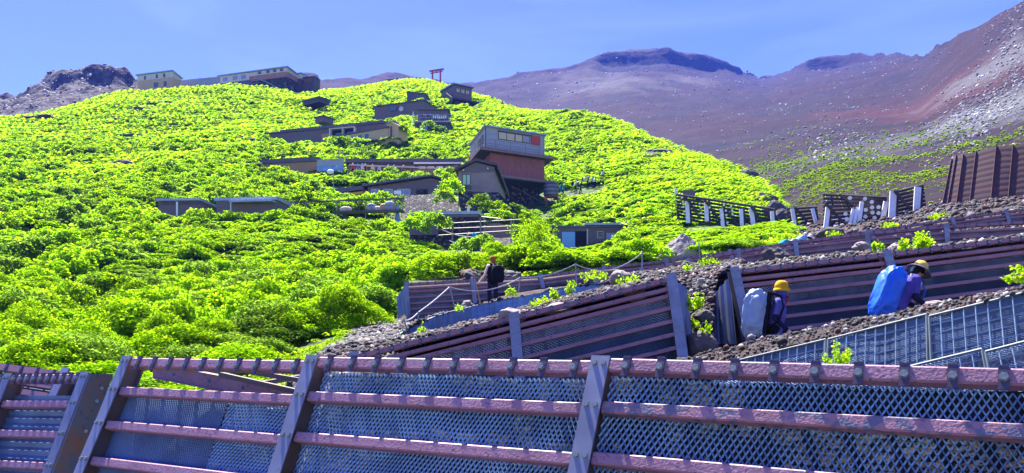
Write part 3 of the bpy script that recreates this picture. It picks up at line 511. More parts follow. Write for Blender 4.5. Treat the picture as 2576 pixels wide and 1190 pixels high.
# bank carrying the climbers' path, edged by wire panels
pt = [Q(2700, 1452, 12.4), Q(2872, 1412, 11.8), Q(3228, 1325, 10.8), Q(3622, 1229, 9.8), Q(4000, 1143, 9.0), Q(4500, 1020, 8.2)]
cr = [Q(2650, 1412, 13.0), Q(2861, 1350, 12.4), Q(3180, 1284, 11.8), Q(3524, 1232, 11.1), Q(3900, 1160, 10.3), Q(4500, 1026, 9.5)]
bk = [c+Vector((.3, 1.0, -.80)) for c in cr]; b2 = [Q(2830, 1400, 15.2), Q(2980, 1345, 15.6), Q(3260, 1305, 15.8), Q(3600, 1262, 16), Q(3950, 1205, 16.3), Q(4500, 1120, 16.6)]
pt, cr, bk, b2 = ext(pt), ext(cr), ext(bk), ext(b2)
b = bank('gravel_bank', [pt, [lerp(a, c, .55)+Z*.05 for a, c in zip(pt, cr)], cr, bk, b2], .06, 90, 34); pebbles(b, 26000, .012, .05, 2.6); pebbles(b, 160, .05, .10, 2); B6 = b
pt2 = [p+Vector((.25, -.30, -.52)) for p in pt]

# scree fan beside the green slope, soil under the timber fences
def sheet_pts(u0, u1, d0, d1, n):
    u = rng.uniform(u0, u1, n); d = np.sqrt(rng.uniform(d0**2, d1**2, n)); return np.array([G(a, c) for a, c in zip(u, d)]), u, d
p_, u_, d_ = sheet_pts(700, 1035, 12.5, 27, 11000); k = (u_ > 745+(d_-14)*13); p_ = p_[k]; s_ = .025+.10*rng.random(len(p_))**3; p_[:, 2] += s_*.2
stones_obj('scree', p_, s_, M['scree'])
p_, u_, d_ = sheet_pts(1960, 2700, 33, 66, 9000); s_ = .04+.20*rng.random(len(p_))**5; p_[:, 2] += s_*.2; GV.append(p_); GR.append(s_)
p_, u_, d_ = sheet_pts(1160, 1300, 31, 52, 900); s_ = .05+.3*rng.random(len(p_))**3; p_[:, 2] += s_*.2; GV.append(p_); GR.append(s_)

# ------------------------------------------------------------------ wire panels of the path edge
M['wframe_d'] = mat('panel_frame', (.12, .16, .18), .6, .1, var=(.08, .11, .13), vscale=4)
def wire_panel(label, a, c, H, lean, grid=.13, group='wire mesh panels edging the path'):
    e, U, N = frame(a, c, lean); L = (c-a).length; root = thing('wire_panel', label, 'mesh panel', a-U*H, group); r = .011
    mb = MB()
    for p, q in ((a, c), (c, c-U*H), (a, a-U*H), (a-U*H, c-U*H)): mb.tube(p, q, r*1.5, n=6)
    mb.build('frame', M['wframe_d'], root); mb = MB()
    for k in range(1, int(L/grid)+1): mb.tube(a+e*(k*grid), a+e*(k*grid)-U*H, r*.8, n=4)
    for k in range(1, int(H/grid)+1): mb.tube(a-U*k*grid, c-U*k*grid, r*.8, n=4)
    mb.build('wire_grid', M['wire'], root); mb = MB(); expanded(mb, a+N*.03, e, U, N, L, H, .045, .03, .0042); mb.build('lattice', M['mesh_fine'], root)
    R = np.array([[tuple(a-U*(H*j/7+.02)+e*L*x+N*(.09+.03*fbm(x*4, j*.7, L))) for x in np.linspace(0, 1, 30)] for j in range(8)]); tag(np_obj('gravel_fill', R.reshape(-1, 3), grid_faces(8, 30), M['fill'], smooth=True), kind='structure')
wire_panel('lowest left wire mesh panel of the path edge, tapering behind the nearest barrier', Q(2800, 1428, 12), Q(3226, 1326, 10.8), .95, .5)
wire_panel('wire mesh panel with a green tuft growing at its left corner', Q(3236, 1326, 10.75), Q(3620, 1228, 9.8), 1.0, .5)
wire_panel('upper wire mesh panel right of the bent climber, cut by the picture edge', Q(3630, 1236, 9.75), Q(4300, 1070, 8.5), 1.0, .5)
wire_panel('lower tier wire mesh panel below the wide upper one', Q(3470, 1452, 9.55), Q(3836, 1363, 8.9), .95, .5)
wire_panel('lower tier wire mesh panel at the far right corner of the path edge', Q(3850, 1374, 8.85), Q(4400, 1232, 8.0), .95, .5)

a_, c_ = Q(3630, 1236, 9.75), Q(4300, 1070, 8.5); wire_panel('wire mesh panel of the path edge wholly past the picture edge', c_+(c_-a_)*.01, c_+(c_-a_)*1.2, 1.0, .5)
a_, c_ = Q(3850, 1374, 8.85), Q(4400, 1232, 8.0); wire_panel('lower wire mesh panel of the path edge wholly past the picture edge', c_+(c_-a_)*.01, c_+(c_-a_)*1.5, .95, .5)
# mesh-faced edge wall of the far path
rw = thing('retaining_wall', 'low curved blue grey mesh faced wall holding the path below the bare armed hiker', 'retaining wall', Q(1565, 1322, 20.5))
for i in range(len(wallt)-1):
    a, c = Q(*wallt[i]), Q(*wallt[i+1]); xs = [w_[0] for w_ in wallb]
    def bot(w_): y = float(np.interp(w_[0], xs, [k[1] for k in wallb])); return Q(w_[0], y+14, w_[2]-.05)
    ab, cb = bot(wallt[i]), bot(wallt[i+1]); MB().prism([a, c, cb, ab], (0, .05, 0)).build('face_panel', M['mesh'], rw)
    mb = MB(); k = max(2, int((c-a).length/.2)); o = Vector((0, -.012, 0))
    for j in range(k): mb.tube(lerp(a, c, j/k)+o, lerp(ab, cb, j/k)+o, .007 if j else .018, n=4)
    for f in (.0, .25, .5, .75): mb.tube(lerp(a, ab, f)+o, lerp(c, cb, f)+o, .007 if f else .016, n=4)
    mb.build('wire_grid', M['mesh_fine'] if i % 3 else M['wire'], rw)

# ------------------------------------------------------------------ loose rocks
def rock(label, c, r, m, seed, flat=.7, cat='rock', name='rock', group=None):
    bm = bmesh.new(); bmesh.ops.create_icosphere(bm, subdivisions=3, radius=1)
    for v in bm.verts:
        p = v.co.copy(); k = 1+.35*fbm(p.x*1.1+seed, p.y*1.1, p.z*1.1, 2)+.12*fbm(p.x*4+seed, p.y*4, p.z*4, 3); v.co = Vector((p.x*r[0]*k, p.y*r[1]*k, p.z*r[2]*k))
    me = bpy.data.meshes.new(name); bm.to_mesh(me); bm.free(); me.materials.append(m); o = bpy.data.objects.new(name, me); C.objects.link(o); o.location = c; WL[o.name] = Vector(c); return tag(o, label, cat, group)
mb = MB(); c = G(1710, 33.6); c.z += .12
bm = bmesh.new(); bmesh.ops.create_icosphere(bm, subdivisions=4, radius=1)
for v in bm.verts:
    p = v.co; h = max(p.z, -.2); taper = 1-.62*max(h, 0); v.co = Vector((p.x*.92*taper*(1+.15*fbm(p.x*2, p.y*2, p.z*2, 3))+.12*max(h, 0), p.y*.7*taper, h*.86*(1+.12*fbm(p.x*2+4, p.y*2, 1, 3))+.09*fbm(p.x*4, p.y*4, p.z*4, 4)))
me = bpy.data.meshes.new('boulder'); bm.to_mesh(me); bm.free(); me.materials.append(M['rock_light']); o = bpy.data.objects.new('boulder', me); C.objects.link(o); o.location = c; o.scale = (1.12, 1.1, 1.15)
tag(o, 'big pale pointed boulder on the green slope just above the far barrier', 'boulder')
RK = [('dark rounded rock in the gravel gap between the two middle barriers', Q(2735, 1145, 16.8), (.20, .2, .2), 'rock_dark'), ('grey block low in the gravel gap beside the corrugated end sheet', Q(2745, 1345, 14.3), (.26, .2, .26), 'rock_dark'),
 ('flat grey stone above the green clump in the gravel gap', Q(2750, 1235, 15.4), (.2, .2, .12), 'rock_dark'), ('black lava stone in front of the half buried barrier', Q(2690, 1052, 23.5), (.28, .25, .24), 'rock_dark'),
 ('dark angular stone under the half buried barrier by the green plant', Q(3035, 1000, 22.5), (.36, .3, .25), 'rock_dark'), ('pale rounded stone behind the middle barrier by its centre post', Q(1995, 1235, 15.5), (.24, .2, .16), 'rock_light'),
 ('pale flat stone resting behind the upper rails of the middle barrier', Q(2180, 1212, 15.4), (.28, .22, .14), 'rock_light'), ('brown stone at the top of the middle barrier', Q(2480, 1150, 15.5), (.2, .2, .15), 'rock_light'),
 ('smooth grey stone on the gravel crest beside the bent climber', Q(3655, 1200, 10.8), (.15, .12, .09), 'rock_light'), ('pale stone near the left pack on the gravel crest', Q(2935, 1318, 12.2), (.06, .06, .05), 'rock_light'),
 ('wide dark boulder below the white posted timber fences', D(2085, 592, 44), (.75, .5, .45), 'rock_dark'), ('pale slab in the gravel before the half buried barrier', Q(3365, 962, 22.3), (.22, .2, .12), 'rock_light'),
 ('grey stone under the half buried barrier right of the big plant', Q(3500, 972, 21.5), (.2, .2, .14), 'rock_light'), ('pale stone on the far path beside the hiker', Q(1825, 1188, 25.0), (.16, .16, .12), 'rock_light'),
 ('small pale stone near the gravel path end', Q(2420, 1085, 22), (.3, .25, .2), 'rock_light'), ('pale lone stone in the bushes above the nearest barrier', G(686, 17.5), (.26, .24, .42), 'rock_light')]
for i, (l, c, r, m) in enumerate(RK): rock(l, c, r, M[m], i*3.1)
# lava outcrops showing through the green slope
OUTC = [(1655, 128, 2.6, 1.0), (1640, 124, 2.2, .9), (1880, 106, 1.6, 1.5), (1700, 138, 1.3, .9), (1690, 139, 1.0, .8), (1228, 201, 2.6, 1.1), (1250, 198, 2.6, 1.1), (1272, 195, 2.2, .9), (360, 165, 2.8, .8), (405, 172, 3, .8), (445, 178, 2.4, .7), (310, 108, 2.0, .9), (180, 78, 1.1, .6), (240, 70, 1.0, .5), (110, 168, 4, .7), (350, 140, 4, .6), (620, 132, 2.4, .6), (1955, 66, 1.2, 1.3), (1968, 64, .9, .9), (1915, 84, 1.6, 1.0)]
for i, (u, d, rx, rz) in enumerate(OUTC):
    rock('dark lava outcrop breaking through the green slope', G(u, d)+Z*rz*.35, (rx, rx*.6, rz), M['rock_dark'], 40+i*2.3, cat='outcrop', name='lava_outcrop', group='lava outcrops on the green slope')

# ------------------------------------------------------------------ rope railing along the far path
def sag(a, c, s, n=9): return [lerp(a, c, i/n)-Z*s*4*(i/n)*(1-i/n) for i in range(n+1)]
rp = thing('rope_railing', 'white rope slung on thin posts along the path past the bare armed hiker', 'rope railing', Q(1576, 1290, 21))
PT = [((1577, 1252), (1590, 1285), 20.6), ((1632, 1222), (1636, 1250), 21.4), ((1756, 1121), (1776, 1200), 23.2), ((2032, 1085), (2026, 1143), 25.1), ((2248, 1032), (2253, 1118), 25.6), ((2509, 988), (2508, 1066), 26.5), ((2730, 950), (2735, 1035), 27)]
for t_, b_, d in PT: MB().tube(Q(*b_, d), Q(*t_, d)+Z*.03, .022, n=6).build('post', M['post'], rp)
M['rope'] = mat('white_rope', (.62, .60, .55), .9, 0, var=(.45, .42, .38), vscale=9)
for i in range(5):
    a, c = Q(*PT[i][0], PT[i][2]), Q(*PT[i+1][0], PT[i+1][2]); MB().path(sag(a, c, (.06, .03, .24, .12, .36)[i]), .018, 6).build('rope', M['rope'], rp)

# ------------------------------------------------------------------ mountain huts
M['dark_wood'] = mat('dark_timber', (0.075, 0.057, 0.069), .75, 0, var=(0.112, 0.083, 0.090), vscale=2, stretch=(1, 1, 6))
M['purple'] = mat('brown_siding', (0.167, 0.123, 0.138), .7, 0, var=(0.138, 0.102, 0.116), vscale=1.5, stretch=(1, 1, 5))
M['brown'] = mat('brown_board', (0.290, 0.217, 0.210), .75, 0, var=(0.239, 0.181, 0.181), vscale=1.2)
M['tan'] = mat('tan_board', (0.588, 0.420, 0.231), .75, 0, var=(0.504, 0.350, 0.196), vscale=1, stretch=(1, 1, 8))
M['cream'] = mat('cream_wall', (0.675, 0.594, 0.513), .75, 0, var=(0.594, 0.513, 0.446), vscale=1)
M['pinkwall'] = mat('red_brown_band', (0.405, 0.203, 0.149), .75, 0, var=(0.338, 0.162, 0.135), vscale=1)
M['greysid'] = mat('grey_siding', (0.377, 0.384, 0.420), .65, 0, var=(0.304, 0.312, 0.355), vscale=1.4, stretch=(.6, .6, 7))
M['redcorr'] = mat('red_corrugated', (0.352, 0.105, 0.083), .6, 0, var=(0.255, 0.083, 0.075), vscale=2, stretch=(3, 3, .5))
M['rooft'] = mat('dark_roof', (0.073, 0.073, 0.095), .5, .1, var=(0.105, 0.098, 0.119), vscale=1.5)
M['roofb'] = mat('blue_grey_roof', (0.350, 0.420, 0.532), .4, .2, var=(0.266, 0.322, 0.420), vscale=2)
M['fascia'] = mat('rusty_fascia', (0.280, 0.154, 0.133), .7, 0, var=(0.196, 0.126, 0.119), vscale=3)
M['soffit'] = mat('green_soffit', (.07, .085, .055), .7, 0, var=(.05, .06, .045), vscale=2)
M['frame'] = mat('window_frame', (.13, .05, .045), .5)
M['wframe'] = mat('pale_frame', (.55, .52, .5), .5)
M['blind'] = mat('cream_blind', (.62, .50, .30), .35, 0, var=(.55, .46, .3), vscale=2)
M['glass'] = mat('window_glass', (.10, .14, .22), .08); M['glass_g'] = mat('green_glass', (.42, .62, .34), .15, 0, var=(.35, .52, .4), vscale=2)
M['bluedoor'] = mat('light_blue_sheet', (.16, .42, .72), .4); M['lilac'] = mat('curtained_glass', (.22, .26, .50), .12, 0, var=(.3, .3, .45), vscale=1.5)
M['red'] = mat('red_shutter', (.50, .045, .018), .5); M['torii'] = mat('vermilion', (.50, .05, .045), .5)
M['white'] = mat('white_paint', (.84, .83, .82), .6, 0, var=(.74, .74, .74), vscale=6); M['black'] = mat('dark_opening', (.008, .008, .012), .9)
def stone_mat():
    m = bpy.data.materials.new('dry_stone'); m.use_nodes = True; n = m.node_tree; b = n.nodes['Principled BSDF']; b.inputs['Roughness'].default_value = .95; tc = n.nodes.new('ShaderNodeTexCoord'); v1 = n.nodes.new('ShaderNodeTexVoronoi'); v2 = n.nodes.new('ShaderNodeTexVoronoi'); v2.feature = 'DISTANCE_TO_EDGE'
    for v in (v1, v2): v.inputs['Scale'].default_value = 3.2; n.links.new(tc.outputs['Object'], v.inputs['Vector'])
    sp = n.nodes.new('ShaderNodeSeparateColor'); n.links.new(v1.outputs['Color'], sp.inputs[0]); r = n.nodes.new('ShaderNodeValToRGB'); e = r.color_ramp.elements
    for p, c in ((.4, (.065, .055, .056)), (.75, (.11, .10, .095))): e.new(p).color = (*c, 1)
    e[0].color = (.03, .027, .03, 1); e[-1].color = (.26, .24, .22, 1); n.links.new(sp.outputs[0], r.inputs[0]); mr = n.nodes.new('ShaderNodeMapRange'); mr.inputs[1].default_value = .02; mr.inputs[2].default_value = .12; n.links.new(v2.outputs['Distance'], mr.inputs[0])
    x = n.nodes.new('ShaderNodeMix'); x.data_type = 'RGBA'; x.inputs['A'].default_value = (.012, .011, .012, 1); n.links.new(mr.outputs[0], x.inputs['Factor']); n.links.new(r.outputs[0], x.inputs['B']); n.links.new(x.outputs['Result'], b.inputs['Base Color'])
    bp = n.nodes.new('ShaderNodeBump'); bp.inputs['Strength'].default_value = 1; bp.inputs['Distance'].default_value = .12; n.links.new(mr.outputs[0], bp.inputs['Height']); n.links.new(bp.outputs[0], b.inputs['Normal']); return m
M['stonewall'] = stone_mat()
M['logs'] = mat('log', (.035, .03, .035), .9, 0, var=(.07, .055, .05), vscale=3); M['logend'] = mat('pale_log_end', (.82, .80, .76), .8)
M['wood'] = mat('fresh_wood', (.42, .26, .13), .7, 0, var=(.32, .18, .1), vscale=3, stretch=(1, 6, 6)); M['yellow'] = mat('yellow_beam', (.58, .33, .02), .6)
M['rust'] = mat('rusty_wall', (.066, .020, .026), .8, 0, var=(.105, .034, .038), vscale=.8, spots=(.05, .025, .035), sscale=1.2, sthr=(.45, .6), stretch=(.6, .6, 9))
M['concrete'] = mat('concrete', (.42, .40, .38), .9, 0, var=(.33, .31, .3), vscale=3); M['greyp'] = mat('grey_panel', (.34, .35, .38), .5, .1, var=(.29, .3, .33), vscale=2)
M['pipe'] = mat('scaffold_pipe', (.24, .23, .22), .5, .3, var=(.28, .22, .18), vscale=4)

class Frame:
    def __init__(s, A, B): s.A = A; s.L = Vector((B.x-A.x, B.y-A.y, 0)).length; s.e = Vector((B.x-A.x, B.y-A.y, 0)).normalized(); s.b = Vector((-s.e.y, s.e.x, 0))
    def p(s, x, y, z): return s.A+s.e*x+s.b*y+Z*z       # along the front, back, up from the wall top
def fbox(f, x0, x1, y0, y1, z0, z1, mb=None):
    mb = mb or MB(); return mb.hexa([f.p(x0, y0, z0), f.p(x1, y0, z0), f.p(x1, y1, z0), f.p(x0, y1, z0), f.p(x0, y0, z1), f.p(x1, y0, z1), f.p(x1, y1, z1), f.p(x0, y1, z1)])
def window(f, root, x0, x1, z0, z1, pane, nx=2, fm='frame', nm='window', y=0, w_=.07):
    mb = MB()
    fbox(f, x0, x1, y-.07, y+.04, z1-w_, z1, mb); fbox(f, x0, x1, y-.07, y+.04, z0, z0+w_, mb)
    for i in range(nx+1): c = x0+w_/2+(x1-x0-w_)*i/nx; fbox(f, c-w_/2, c+w_/2, y-.066, y+.04, z0+w_, z1-w_, mb)
    o = mb.build(nm, M[fm], root); fbox(f, x0+w_*.6, x1-w_*.6, y-.03, y+.03, z0+w_*.6, z1-w_*.6).build('pane', M[pane], o); return o
def house(name, label, uL, vL, dL, uR, vR, vb, deep, wall, roof, rise=0, over=.35, th=.14, dR=None, group='mountain huts on the slope', ribs=0, found=2.5, rm_over=None):
    A = D(uL, vL, dL); B = D(uR, vR, dR or lvl(dL, vL, vR)); f = Frame(A, B); f.h = (vb-vL)/F*dL
    root = thing(name, label, name.replace('_', ' ').split()[-1], f.p(f.L/2, deep/2, -f.h), group); f.root = root
    fbox(f, 0, f.L, 0, deep, -f.h-found, 0).build('wall', M[wall], root) if not rise else MB().hexa([f.p(0, 0, -f.h-found), f.p(f.L, 0, -f.h-found), f.p(f.L, deep, -f.h-found), f.p(0, deep, -f.h-found), f.p(0, 0, 0), f.p(f.L, 0, 0), f.p(f.L, deep, rise), f.p(0, deep, rise)]).build('wall', M[wall], root)
    s = rise/deep; mb = MB(); y0, y1 = -over, deep+over
    mb.hexa([f.p(-over, y0, .004+s*y0), f.p(f.L+over, y0, .004+s*y0), f.p(f.L+over, y1, .004+s*y1), f.p(-over, y1, .004+s*y1), f.p(-over, y0, th+s*y0), f.p(f.L+over, y0, th+s*y0), f.p(f.L+over, y1, th+s*y1), f.p(-over, y1, th+s*y1)])
    r = mb.build('roof', M[roof], root)
    if ribs:
        mb = MB()
        for i in range(ribs+1): x = -over+.05+(f.L+2*over-.1)*i/ribs; mb.beam(f.p(x, y0-.02, th+.03+s*y0), f.p(x, y1, th+.03+s*y1), .07, .06, Z)
        mb.build('batten', M['roofb' if roof == 'rooft' else 'greyp'], r)
    return f
HF = []
# B1 tan block at the top left
f = house('tan_hut', 'tan block hut with a pale upper band at the left end of the ridge', 346, 191, 208, 434, 180, 226.5, 3.2, 'tan', 'roofb', rise=-.75, over=.35, th=.25, group=None)
fbox(f, -.004, f.L+.004, -.03, 3.0, -1.35, -.02).build('upper_band', M['cream'], f.root)
for x in (2.1, 5.8, 8.1): window(f, f.root, x, x+.6, -1.2, -.3, 'glass', 1, 'dark_wood', y=-.03)
for x in (5.2, 8.2): window(f, f.root, x, x+(1.2 if x < 6 else .9), -3.5, -2.3, 'glass', 1, 'dark_wood')
fbox(f, 8.6-.3, f.L-.2, -.05, .02, -4.6, -4.3).build('sill', M['cream'], f.root)
# B2 grey fence and long hall
A = D(453, 202, 212); B = D(552, 192.5, lvl(212, 202, 192.5)); f = Frame(A, B); r = thing('panel_fence', 'pale grey four panel fence standing on the ridge beside the tan hut', 'fence', f.p(f.L/2, 0, -2))
for i in range(4): fbox(f, f.L*i/4+.1, f.L*(i+1)/4-.1, 0, .12, -2.0, 0).build('panel', M['greyp'], r)
for i in range(5): fbox(f, f.L*i/4-.1, f.L*i/4+.1, -.05, .2, -2.6, .1).build('post', M['roofb'], r)
f = house('ridge_lodge', 'long cream and red banded lodge on a stone base along the ridge', 552, 193, 216, 722, 170, 206, 5, 'cream', 'roofb', over=.5, th=.22, found=.5, rise=-.5, group=None)
L = f.L; fbox(f, L*.45, L+.03, -.06, 4.9, -2.4, -1.0).build('red_band', M['pinkwall'], f.root); fbox(f, L*.48, L+.1, -.12, 4.8, -6.2, -2.4).build('stone_base', M['stonewall'], f.root)
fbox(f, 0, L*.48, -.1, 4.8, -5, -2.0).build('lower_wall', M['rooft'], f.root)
for x in (.58, .70, .80, .9): window(f, f.root, L*x, L*x+1.0, -.75, -.1, 'glass', 1, 'dark_wood')
for x in (.05, .2, .33): window(f, f.root, L*x, L*x+1.6, -1.5, -.35, 'lilac', 2, 'wframe')
f2 = house('ridge_annex', 'small cream annex with dark open porch at the right end of the ridge lodge', 738, 187.5, 214, 757, 185, 228, 4, 'dark_wood', 'roofb', over=.4, th=.2, group=None)
fbox(f2, -.03, f2.L+.03, -.06, 3.9, -1.3, -.02).build('upper_wall', M['cream'], f2.root); fbox(f2, .9, 1.05, -.5, -.3, -4.2, -1.3).build('post', M['wood'], f2.root)
A = D(640, 205, 211); B = D(700, 232, 209); mb = MB(); mb.path([D(640, 196, 212), D(668, 205, 211), D(700, 222, 209), D(716, 234, 208)], .14, 5); tag(mb.build('pipe_rail', M['greyp']), 'pale rail running down the rubble below the ridge lodge', 'rail')
f3 = house('log_store', 'dark open shed stacked with log ends beside the ridge annex', 762, 196, 214, 790, 203, 226, 3, 'dark_wood', 'rooft', over=.2, dR=213, group=None); mb = MB()
for i in range(12): mb.tube(f3.p(.3+i*.22, -.3, -.5-(i % 3)*.3), f3.p(.3+i*.22, .1, -.5-(i % 3)*.3), .12, n=7)
mb.build('log', M['wood'], f3.root)
# B3 dark lodge with three windows
A = D(1142.5, 213.5, 180); B = D(1187, 219.5, 182.5); f = Frame(A, B); L = f.L; r = thing('dark_lodge', 'dark two storey lodge with three pale windows just below the summit shrine gate', 'lodge', f.p(L/2, 3, -5.3), None)
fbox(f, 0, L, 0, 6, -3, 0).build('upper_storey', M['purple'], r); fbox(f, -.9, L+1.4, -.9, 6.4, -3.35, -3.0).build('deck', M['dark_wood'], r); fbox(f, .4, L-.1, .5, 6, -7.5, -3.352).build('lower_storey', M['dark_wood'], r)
ro = fbox(f, -.3, L+.3, -.4, 6.3, .004, .22).build('roof', M['rooft'], r); mb = MB()
for i in range(9): fbox(f, -.25+(L+.4)*i/8, -.12+(L+.4)*i/8, -.45, 6.2, .222, .42, mb)
mb.build('batten', M['roofb'], ro)
for x in (.5, 1.75, 2.95): window(f, r, x, x+.95, -1.55, -.6, 'blind', 2, 'dark_wood')
fbox(f, -.85, -.75, -.85, -.75, -3, -2).build('rail_post', M['dark_wood'], r); fbox(f, L+1.2, L+1.3, -.85, -.75, -3, -2).build('rail_post', M['dark_wood'], r)
mb = MB(); mb.prism([f.p(-.9, -.9, -3.36), f.p(-1.3, 1.5, -1.6), f.p(-1.3, 5, -1.6), f.p(-.9, 5.5, -6), f.p(-.6, 1, -5.8)], f.e*.25); mb.build('side_wall', M['rooft'], r)
# B4 dark wedge hut and the low roof in front
A, B = D(1023.5, 231.6, 166), D(1070.6, 236, 168); r = thing('wedge_hut', 'dark steep roofed hut like a wedge among the bushes below the dark lodge', 'hut', D(1060, 275, 167), None)
mb = MB(); mb.prism([A, B, D(1094, 270, 169), D(1090, 290, 169), D(1024, 290, 166)], (.5, 4.5, .3)); mb.build('wall', M['rooft'], r)
mb = MB(); mb.beam(B+Vector((0, -.15, .05)), D(1096, 272, 169)+Vector((0, -.15, 0)), .25, .16, Z); mb.beam(A+Vector((0, -.12, .05)), B+Vector((0, -.12, .05)), .2, .14, Z); mb.build('roof_edge', M['dark_wood'], r)
mb = MB(); mb.tube(D(1081.5, 252, 167.5), D(1083, 268, 167.5), .12, n=8); mb.build('chimney_pipe', M['white'], r)
f = house('low_dark_hut', 'long low dark hut with a pale roof edge in front of the wedge hut', 942, 270, 162, 1067, 253, 282, 4, 'purple', 'rooft', over=.25, th=.18, group=None)
fbox(f, 3.8, 5.2, -.3, .0, -1.3, -.5).build('box_window', M['glass'], f.root); mb = MB(); mb.tube(f.p(6.3, -.25, -1.1), f.p(6.3, -.05, -1.1), .5, n=14); mb.build('round_dish', M['wframe'], f.root)
# summit bits
f = house('summit_hut', 'tiny dark gabled hut on the summit line left of the shrine gate', 975, 203, 232, 1001, 200, 212, 3, 'purple', 'rooft', over=.4, th=.25, group=None); window(f, f.root, .9, 1.7, -.9, -.1, 'white', 2, 'wframe')
f = house('summit_store', 'long dark roof just left of the red shrine gate', 1012, 207, 233, 1060, 200, 216, 3, 'dark_wood', 'rooft', over=.3, th=.3, group=None)
for i in range(3): fbox(f, f.L*.6+i*.7, f.L*.6+i*.7+.5, -.3, -.1, -.9, -.3).build('hung_box', M['wood'], f.root)
t0 = thing('torii_gate', 'red torii gate standing on the summit of the green slope', 'gate', D(1098, 204, 231)); P1, P2 = D(1088, 205, 231), D(1107.8, 203, 227.5)
for p, v, d in ((P1, 179.5, 231), (P2, 174.8, 227.5)): MB().tube(p-Z*1.5, Vector((p.x, p.y, (VH-v)/F*d)), .27, .22, n=8).build('pillar', M['torii'], t0)
a, c = D(1081.7, 180, 232), D(1115.5, 174.6, 226.2); MB().beam(a, c, .45, .34, Z).build('top_beam', M['torii'], t0); MB().beam(a+Z*.21, c+Z*.21, .6, .1, Z).build('cap', M['rooft'], t0)
a, c = D(1083.5, 184.8, 232), D(1113, 179.6, 226.8); MB().beam(a, c, .22, .28, Z).build('tie_beam', M['torii'], t0); mid = lerp(D(1098, 180, 229.5), D(1098, 182, 229.5), .5); MB().obox(mid, Vector((1, 0, 0)), Vector((0, 1, 0)), Z, .16, .1, .3).build('plaque', M['torii'], t0)
# B6 hut with balcony
f = house('balcony_hut', 'two storey dark hut with a railed balcony and white washing hung along it', 1050.6, 278, 145, 1126.8, 278, 305, 4, 'purple', 'rooft', over=.35, th=.2, ribs=12, found=.02, group=None); L = f.L
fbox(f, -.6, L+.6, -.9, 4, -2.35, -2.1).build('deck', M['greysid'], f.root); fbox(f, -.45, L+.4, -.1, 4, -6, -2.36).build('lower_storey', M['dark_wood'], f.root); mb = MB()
for z in (-.95, -1.5): fbox(f, -.6, L+.65, -.9, -.86, z-.03, z+.03, mb)
for i in range(7): x = -.6+(L+1.2)*i/6; fbox(f, x-.03, x+.03, -.9, -.85, -2.1, -.95, mb)
mb.build('balcony_rail', M['roofb'], f.root)
for x in (.9, 2.1, 3.2): window(f, f.root, x, x+.7, -.95, -.6, 'white', 2, 'dark_wood')
for x0, x1 in ((.2, 1.0), (1.05, 1.85), (4.6, 5.2)): window(f, f.root, x0, x1, -3.7, -2.7, 'bluedoor', 1, 'dark_wood', y=-.1)
mb = MB()
for i in range(7): x = 2.9+i*.36; fbox(f, x, x+.2, -.98, -.95, -1.75+.05*math.cos(i), -1.15-.06*math.sin(i*.5), mb)
tag(mb.build('washing', M['white']), 'white washing hung along the rail of the balcony hut', 'laundry'); mb = MB(); mb.tube(D(1039.5, 325, 144), D(1039.3, 281, 144), .08, n=6); mb.tube(D(1039.3, 281, 144), D(1041, 300, 144), .05, n=5); tag(mb.build('pole', M['white']), 'white pole at the left corner of the balcony hut', 'pole')
# B7 long double roofed lodge
f = house('long_lodge', 'very long dark lodge with two stepped roofs half hidden by bushes', 672, 338, 135, 990, 308.5, 352, 5, 'purple', 'rooft', over=.3, th=.22, ribs=38, rise=.1, group=None); L = f.L
g = Frame(f.p(.6, 3.4, 1.35), f.p(L*.85, 3.4, 1.35)); fbox(g, 0, g.L, 0, 3, -1.3, 0).build('upper_wall', M['purple'], f.root); fbox(g, -.2, g.L+.2, -.3, 3.2, .004, .18).build('upper_roof', M['rooft'], f.root)
for x in (2.6, 4.6, 12, 15.2, 16.3): fbox(g, x, x+1.3, -.06, 0, -.95, -.35).build('vent_panel', M['roofb'], f.root)
x0 = L*.52; mb = MB(); fbox(f, x0, x0+L*.2, -.7, -.5, -.35, -.2, mb); fbox(f, x0, x0+.2, -.7, -.05, -1.6, -.35, mb); fbox(f, x0+L*.2-.2, x0+L*.2, -.7, -.05, -1.6, -.35, mb); fbox(f, x0+L*.1, x0+L*.1+.15, -.7, -.05, -1.6, -.35, mb); mb.build('bay_frame', M['cream'], f.root)
fbox(f, x0+.25, x0+L*.2-.25, -.1, -.02, -1.5, -.4).build('bay_opening', M['black'], f.root); fbox(f, x0+.9, x0+L*.09, -.16, -.11, -1.45, -.9).build('bay_glass', M['glass'], f.root); fbox(f, x0+L*.13, x0+L*.19, -.16, -.11, -1.4, -.85).build('bay_glass', M['glass'], f.root)
fbox(f, x0-1.5, x0-.1, -.5, -.05, -2.2, -.9).build('stacked_crates', M['wood'], f.root)
f = house('tan_annex', 'tan boarded annex in front of the right end of the very long lodge', 833, 347, 131, 975, 322, 358, 4, 'tan', 'rooft', over=.25, th=.22, group=None); L = f.L
for x in (.34, .48, .6): window(f, f.root, L*x, L*x+1.0, -1.6, -.3, 'glass', 1, 'wframe')
r = f.root; A, B = f.p(L-.2, .1, .5), f.p(L+1.8, .3, .3); mb = MB(); mb.prism([A, lerp(A, B, .45)+Z*.45, B, B-Z*3, A-Z*3.2], f.b*2.5); mb.build('gable_wall', M['tan'], r); mb = MB(); mb.beam(lerp(A, B, .45)+Z*.52-f.b*.2, B+Z*.05-f.b*.2+f.e*.3, .3, .12, Z); mb.beam(A+Z*.05-f.b*.2, lerp(A, B, .45)+Z*.52-f.b*.2, .3, .12, Z); mb.build('gable_edge', M['greysid'], r)
fbox(f, L+.5, L+.75, .05, .1, -1.6, .2).build('slit_window', M['dark_wood'], r)
